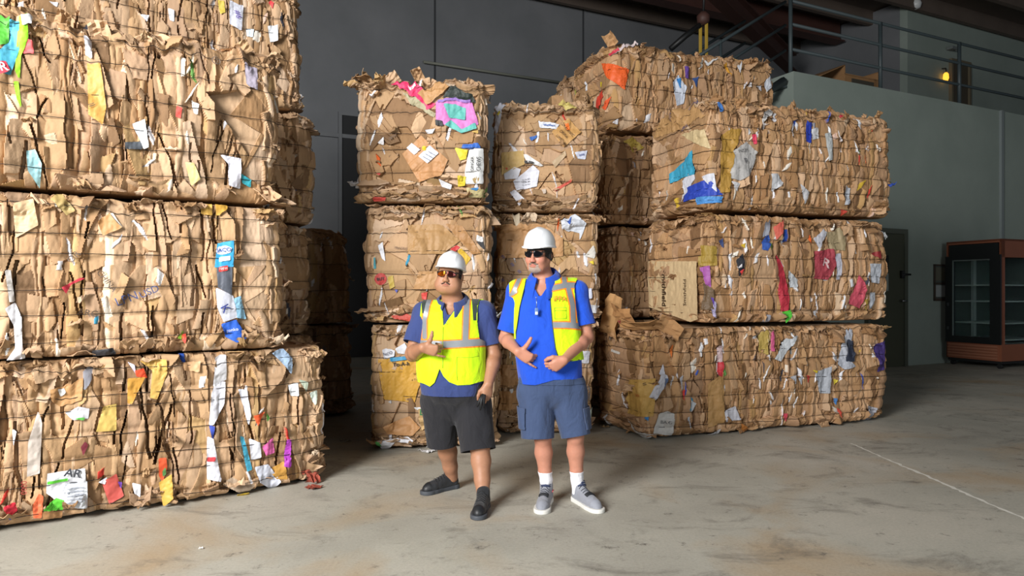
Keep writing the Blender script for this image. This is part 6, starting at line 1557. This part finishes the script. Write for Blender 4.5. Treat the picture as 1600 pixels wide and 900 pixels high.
ta, za = upper(1478, 119, .1); la = empty('wall_lamp', wallpt(ta, -2.5, za)); tag(la, 'small amber wall lamp glowing beside the upper door', 'lamp')
mb = MB(); mb.lathe([(.045, -.12), (.07, -.05), (.06, .05), (.03, .09)], n=14); mb.build('shade', em, la, smooth=True)
mb = MB(); mb.tube([(0, 0, .09), (0, 0, .2), (-WN[0]*.12, -WN[1]*.12, .22)], .015, 6); mb.build('bracket', M_BLACK, la)
tk, zk = upper(1486, 76, .08); mb = MB(); mb.box(wallpt(tk, -2.5, zk), (.20, .16, .07), WROT, .01); mb.tube([Vector(wallpt(tk+.1, -2.5, zk)), Vector(wallpt(tk+.25, -2.5, zk-.03))], .025, 8); o = mb.build('wall_sounder', mat('sounder_grey', '#6d7373', rough=.5)); tag(o, 'small grey alarm sounder on the upper wall above the door', 'alarm')

# door in the right wall beside the bales
td1, zd1 = wall_at(1410, 363); td0 = td1-1.0
mb = MB(); wbox(mb, td0, td1-.04, 0, .05, .01, zd1-.04); d1 = mb.build('door_1', mat('olive_door', '#454839', rough=.6, noise=.1, nscale=3)); d1['kind'] = 'structure'
mb = MB(); wbox(mb, td1-.04, td1+.05, 0, .08, 0, zd1+.04); wbox(mb, td0-.05, td0, 0, .08, 0, zd1+.04); wbox(mb, td0-.05, td1+.05, 0, .08, zd1-.04, zd1+.05); o = mb.build('trim_5', mat('olive_trim', '#50554a', rough=.6)); o['kind'] = 'structure'
tl_, zl1 = wall_at(1404, 429); mb = MB(); mb.box(np.array(wallpt(tl_, .08, zl1))-np.array([0, 0, 0]), (.09, .05, .14), WROT, .01); mb.tube([Vector(wallpt(tl_, .09, zl1)), Vector(wallpt(tl_+.2, .10, zl1))], .018, 8); mb.build('bolt', M_BLACK, d1)
tl_, zl2 = wall_at(1402, 470); mb = MB(); mb.tube([Vector(wallpt(tl_, .05, zl2)), Vector(wallpt(tl_, .11, zl2))], .02, 8); mb.tube([Vector(wallpt(tl_-.03, .12, zl2)), Vector(wallpt(tl_+.10, .12, zl2))], .02, 8); mb.build('handle', mat('dull_steel', '#8b8f90', rough=.35, metal=.8), d1, smooth=True)
ts, zs = wall_at(1379, 411); mb = MB(); wbox(mb, ts-.09, ts+.09, .05, .06, zs-.12, zs+.14); mb.build('black_notice', M_BLACK, d1)
ts, zs = wall_at(1378, 441); mb = MB(); wbox(mb, ts-.10, ts+.10, .05, .06, zs-.16, zs+.16); mb.build('white_notice', mat('notice_grey', '#8f9690', rough=.7), d1)
# framed notices left of the fridge
ta, zt = wall_at(1458, 413); tb2, zb = wall_at(1477, 470); nb = empty('notice_frame', wallpt((ta+tb2)/2, .0, (zt+zb)/2)); tag(nb, 'narrow wooden notice frame with two papers on the wall left of the fridge', 'notice frame')
c0 = Vector(wallpt((ta+tb2)/2, 0, (zt+zb)/2)); hw_, hh_ = (tb2-ta)/2, (zt-zb)/2
def nbx(mb, t0, t1, o0, o1, z0, z1): return mb.box(Vector(wallpt((ta+tb2)/2+(t0+t1)/2, (o0+o1)/2, (zt+zb)/2+(z0+z1)/2))-c0, (t1-t0, abs(o1-o0), z1-z0), WROT)
M_FRM = mat('brown_frame', '#4a3f36', rough=.5)
mb = MB(); nbx(mb, -hw_, hw_, 0, .015, -hh_, hh_); mb.build('backing', mat('backing_grey', '#59605c', rough=.7), nb)
mb = MB()
for a in ((-hw_, -hw_+.03, -hh_, hh_), (hw_-.03, hw_, -hh_, hh_), (-hw_, hw_, hh_-.03, hh_), (-hw_, hw_, -hh_, -hh_+.05), (-hw_, hw_, -.03, .0)): nbx(mb, a[0], a[1], 0, .035, a[2], a[3])
mb.build('frame', M_FRM, nb)
mb = MB(); nbx(mb, -hw_+.05, hw_-.05, .012, .02, .04, hh_-.06); mb.build('paper', mat('notice_tan', '#6b6a5c', rough=.7), nb)
mb = MB(); nbx(mb, -hw_+.04, hw_-.04, .012, .02, -hh_+.08, -.05); mb.build('paper', mat('notice_white', '#a3a9a8', rough=.7), nb)
# display fridge
NC = Vector((8.75, 12.35, 0)); E1 = Vector((-.388, .922, 0)).normalized(); E2 = Vector((.922, .388, 0)).normalized(); FR = Matrix((E1, E2, Vector((0, 0, 1)))).transposed()
fr_ = empty('display_fridge', NC+E1*.51+E2*.8); tag(fr_, 'brown glass door display fridge standing against the green grey wall', 'fridge')
fo = NC+E1*.51+E2*.8; FL = 1.02; FW = 1.6; ZT = 2.34
def fbx(mb, a0, a1, b0, b1, z0, z1, bevel=0): return mb.box(NC-fo+E1*((a0+a1)/2)+E2*((b0+b1)/2)+Vector((0, 0, (z0+z1)/2)), (abs(a1-a0), abs(b1-b0), z1-z0), FR, bevel)
M_FBR = mat('fridge_brown', '#7d4a34', rough=.45, noise=.12, nscale=5); M_FBK = mat('fridge_black', '#151718', rough=.35); M_FIN = mat('fridge_lining', '#4f5a58', rough=.5); M_FSH = mat('shelf_white', '#9fa8a8', rough=.4)
M_GL = bpy.data.materials.new('fridge_glass'); M_GL.use_nodes = True; b_ = M_GL.node_tree.nodes['Principled BSDF']; b_.inputs['Transmission Weight'].default_value = 1; b_.inputs['Roughness'].default_value = .03; b_.inputs['IOR'].default_value = 1.1; b_.inputs['Base Color'].default_value = (.82, .9, .88, 1)
mb = MB(); fbx(mb, 0, FL, 0, FW, ZT-.035, ZT); fbx(mb, 0, FL, 0, FW, .14, .44); fbx(mb, FL-.03, FL, 0, FW, .14, ZT); fbx(mb, 0, .03, 0, .09, .44, ZT); fbx(mb, 0, .04, 0, FW, ZT-.33, ZT); fbx(mb, 0, FL, FW-.06, FW, .14, ZT); fbx(mb, 0, .03, FW-.15, FW, .44, ZT); fbx(mb, 0, FL, .0, .05, ZT-.06, ZT); mb.build('cabinet', M_FBR, fr_)
mb = MB(); fbx(mb, .05, FL-.06, -.012, .03, 2.06, ZT-.07); mb.build('header_panel', M_FBK, fr_)
mb = MB(); fbx(mb, .06, FL-.04, FW-.07, FW-.06, .46, 2.06); fbx(mb, FL-.05, FL-.03, .06, FW-.06, .46, 2.06); fbx(mb, .06, FL-.04, .06, FW-.06, .44, .47); mb.build('lining', M_FIN, fr_)
mb = MB(); fbx(mb, FL-.11, FL-.06, .62, .70, .46, 2.06); mb.build('shelf_post', M_FSH, fr_)
for z in (1.50, 1.20, .80, .50):
    mb = MB(); fbx(mb, .08, FL-.08, .08, FW-.12, z, z+.022); mb.build('shelf', M_FSH, fr_)
dr = MB(); fbx(dr, 0, .19, -.035, .04, .44, 2.06); fbx(dr, .88, FL, -.035, .04, .44, 2.06); fbx(dr, .19, .88, -.035, .04, 1.98, 2.06); fbx(dr, .19, .88, -.035, .04, .44, .56); drr = dr.build('door', M_FBK, fr_)
mb = MB(); fbx(mb, .19, .88, -.012, -.006, .56, 1.98); o = mb.build('glass_pane', M_GL, drr)
mb = MB(); fbx(mb, .855, .88, -.04, -.03, .56, 1.98); fbx(mb, .19, .88, -.04, -.03, 1.965, 1.985); mb.build('chrome_edge', mat('chrome_edge', '#a8b0b0', rough=.25, metal=.9), drr)
mb = MB(); 
for z in (1.15, .70): mb.box(NC-fo+E1*.96-E2*.045+Vector((0, 0, z)), (.03, .03, .06), FR, .005)
mb.build('lock', mat('lock_grey', '#555b5c', rough=.3, metal=.8), drr)
mb = MB(); fbx(mb, .0, .006, .09, FW-.15, .46, 1.99); mb.build('side_glass', M_GL, fr_)
mb = MB()
for k in range(5): fbx(mb, .07, FL-.03, -.02, .02, .17+k*.052, .205+k*.052)
mb.build('grille', mat('grille_brown', '#8a5a44', rough=.5), fr_)
mb = MB(); fbx(mb, .02, FL-.02, .02, FW-.02, .09, .14); mb.build('plinth', M_BLACK, fr_)
for a, b in ((.08, .08), (FL-.08, .08), (.08, FW-.1), (FL-.08, FW-.1)):
    mb = MB(); c_ = NC-fo+E1*a+E2*b; mb.lathe([(.045, -.02), (.045, .02)], c=c_+Vector((0, 0, .046)), n=14, rot=FR@Matrix.Rotation(pi/2, 3, 'X')); mb.box(c_+Vector((0, 0, .08)), (.05, .05, .03), FR); mb.build('caster', M_BLACK, fr_)
# dark doorway in the back wall between the stacks
Pb = WP-WN*BO
def back(px, py):
    P = WP-WN*(BO-.03); k = (px-CX)/FPX; t = (k*P[1]-P[0])/(WU[0]-k*WU[1]); return t, CAMH-(py-HZ)/FPX*(P+WU*t)[1]
tq0, zq = back(534, 180); tq1, _ = back(600, 180)
mb = MB(); mb.box(wallpt((tq0+tq1)/2, -BO+.02, zq/2), (tq1-tq0, .05, zq), WROT); o = mb.build('door_2', mat('dark_door', '#232426', rough=.7)); o['kind'] = 'structure'
mb = MB(); mb.box(wallpt(tq0-.04, -BO+.04, zq/2), (.07, .09, zq), WROT); mb.box(wallpt((tq0+tq1)/2, -BO+.04, zq+.03), (tq1-tq0+.15, .09, .07), WROT); o = mb.build('trim_6', M_WALLD); o['kind'] = 'structure'
for px in (680, 912):                                # panel joints of the back wall
    t_, _ = back(px, 60); o = wslab('trim_7', t_-.02, t_+.02, -BO+.012, -BO, 4.7, 8.6, mat('joint_dark', '#3b3d40', rough=.8))
# conduit clipped under the ledge of the back wall
tc0, zc0 = back(660, 98); tc1, zc1 = back(915, 125); mb = MB(); mb.tube([Vector(wallpt(tc0, -BO+.1, zc0)), Vector(wallpt(tc1, -BO+.1, zc0))], .03, 8); o = mb.build('trim_8', mat('conduit_grey', '#77796f', rough=.5), smooth=True); o['kind'] = 'structure'
# pale joint across the floor
rj = np.random.default_rng(5); a, b = ground(1330, 693), ground(1640, 828); mb = MB(); n_ = 60; L_, R_ = [], []
d_ = (b-a)/np.linalg.norm(b-a); s_ = np.array([-d_[1], d_[0], 0])
for i in range(n_+1):
    c = a+(b-a)*i/n_+s_*rj.normal(0, .006); w_ = .007+.011*rj.random()*(1 if i > 14 else .35)
    L_.append(mb.bm.verts.new(c+s_*w_+np.array([0, 0, .0015]))); R_.append(mb.bm.verts.new(c-s_*w_+np.array([0, 0, .0015])))
for i in range(n_): mb.bm.faces.new((L_[i], L_[i+1], R_[i+1], R_[i]))
o = mb.build('trim_9', mat('joint_filler', '#d8d6cc', rough=.8, noise=.2, nscale=30)); o['kind'] = 'structure'
# scraps lying on the floor
def litter(px, py, w, l, ang, col, label, seed, h=.012):
    r = np.random.default_rng(seed); g = ground(px, py); nu, nv = 7, 6; a, b = np.meshgrid(np.linspace(-1, 1, nu), np.linspace(-1, 1, nv), indexing='ij')
    x = a*w/2*(1+.2*b*r.normal()); y = b*l/2*(1+.2*a*r.normal()); z = .004+h*np.abs(r.normal(0, 1, a.shape))*(.3+a*a+b*b)*.5
    P = np.stack([x*cos(ang)-y*sin(ang), x*sin(ang)+y*cos(ang), z], -1).reshape(-1, 3); I, J = np.meshgrid(np.arange(nu-1), np.arange(nv-1), indexing='ij'); F = np.stack([I*nv+J, (I+1)*nv+J, (I+1)*nv+J+1, I*nv+J+1], -1).reshape(-1, 4)
    o = mesh_np('paper_litter', P, F, M_SCRAP, smooth=False, col=np.tile(np.array(lin(col)), (len(P), 1))); o.location = g; md = o.modifiers.new('thickness', 'SOLIDIFY'); md.thickness = .002; md.offset = 1
    tag(o, label, 'litter'); return o
litter(672, 706, .13, .09, .4, '#d8d8da', 'white paper scrap on the floor beside the shorter man\'s right leg', 3)
litter(490, 763, .09, .10, 1.0, '#8f4638', 'dull red carton scrap on the floor at the end of the bottom left bale', 4)
litter(314, 858, .02, .015, .3, '#dcdcd8', 'tiny white paper chip on the open floor at lower left', 5, .004)
litter(946, 668, .08, .05, .5, '#a98a62', 'small brown carton scrap on the floor by the right stack', 6)
litter(540, 690, .09, .07, .5, '#8d8478', 'pale torn scrap on the floor in the dark gap beside the left stack', 7)
# ================================================================ CAMERA, LIGHT
cam = bpy.data.cameras.new('camera'); co = bpy.data.objects.new('camera', cam); link(co)
cam.sensor_fit = 'HORIZONTAL'; cam.sensor_width = 36.0; cam.lens = 36.0*FPX/1600
cam.shift_y = (HZ-450)/1600
co.location = (0, 0, CAMH); co.rotation_euler = (pi/2, 0, 0); cam.clip_end = 200; cam.clip_start = .05
sc = bpy.context.scene; sc.camera = co
w = bpy.data.worlds.new('sky'); sc.world = w; w.use_nodes = True
w.node_tree.nodes['Background'].inputs[0].default_value = (.75, .85, 1.0, 1); w.node_tree.nodes['Background'].inputs[1].default_value = .085
def area(name, loc, target, sx, sy, power, color):
    l = bpy.data.lights.new(name, 'AREA'); l.shape = 'RECTANGLE'; l.size = sx; l.size_y = sy; l.energy = power; l.color = color
    o = bpy.data.objects.new(name, l); link(o); o.location = loc
    o.rotation_euler = (Vector(target)-Vector(loc)).to_track_quat('-Z', 'Z').to_euler()
    return o
# daylight through the loading door behind the photographer
area('daylight_loading_door', (-4.6, -2.3, 4.2), (-.2, 5.5, .7), 3.0, 3.0, 1350, (1.0, .985, .97))
area('fill_light_right', (6.8, -4.6, 3.0), (4.0, 7, 1.5), 3.6, 4.2, 250, (.92, .97, 1.0))  # added fill light for the right side, not a real door
sc.view_settings.view_transform = 'Standard'; sc.view_settings.look = 'None'; sc.view_settings.gamma = 1.0
sc.view_settings.use_curve_mapping = False; sc.view_settings.exposure = 0.13
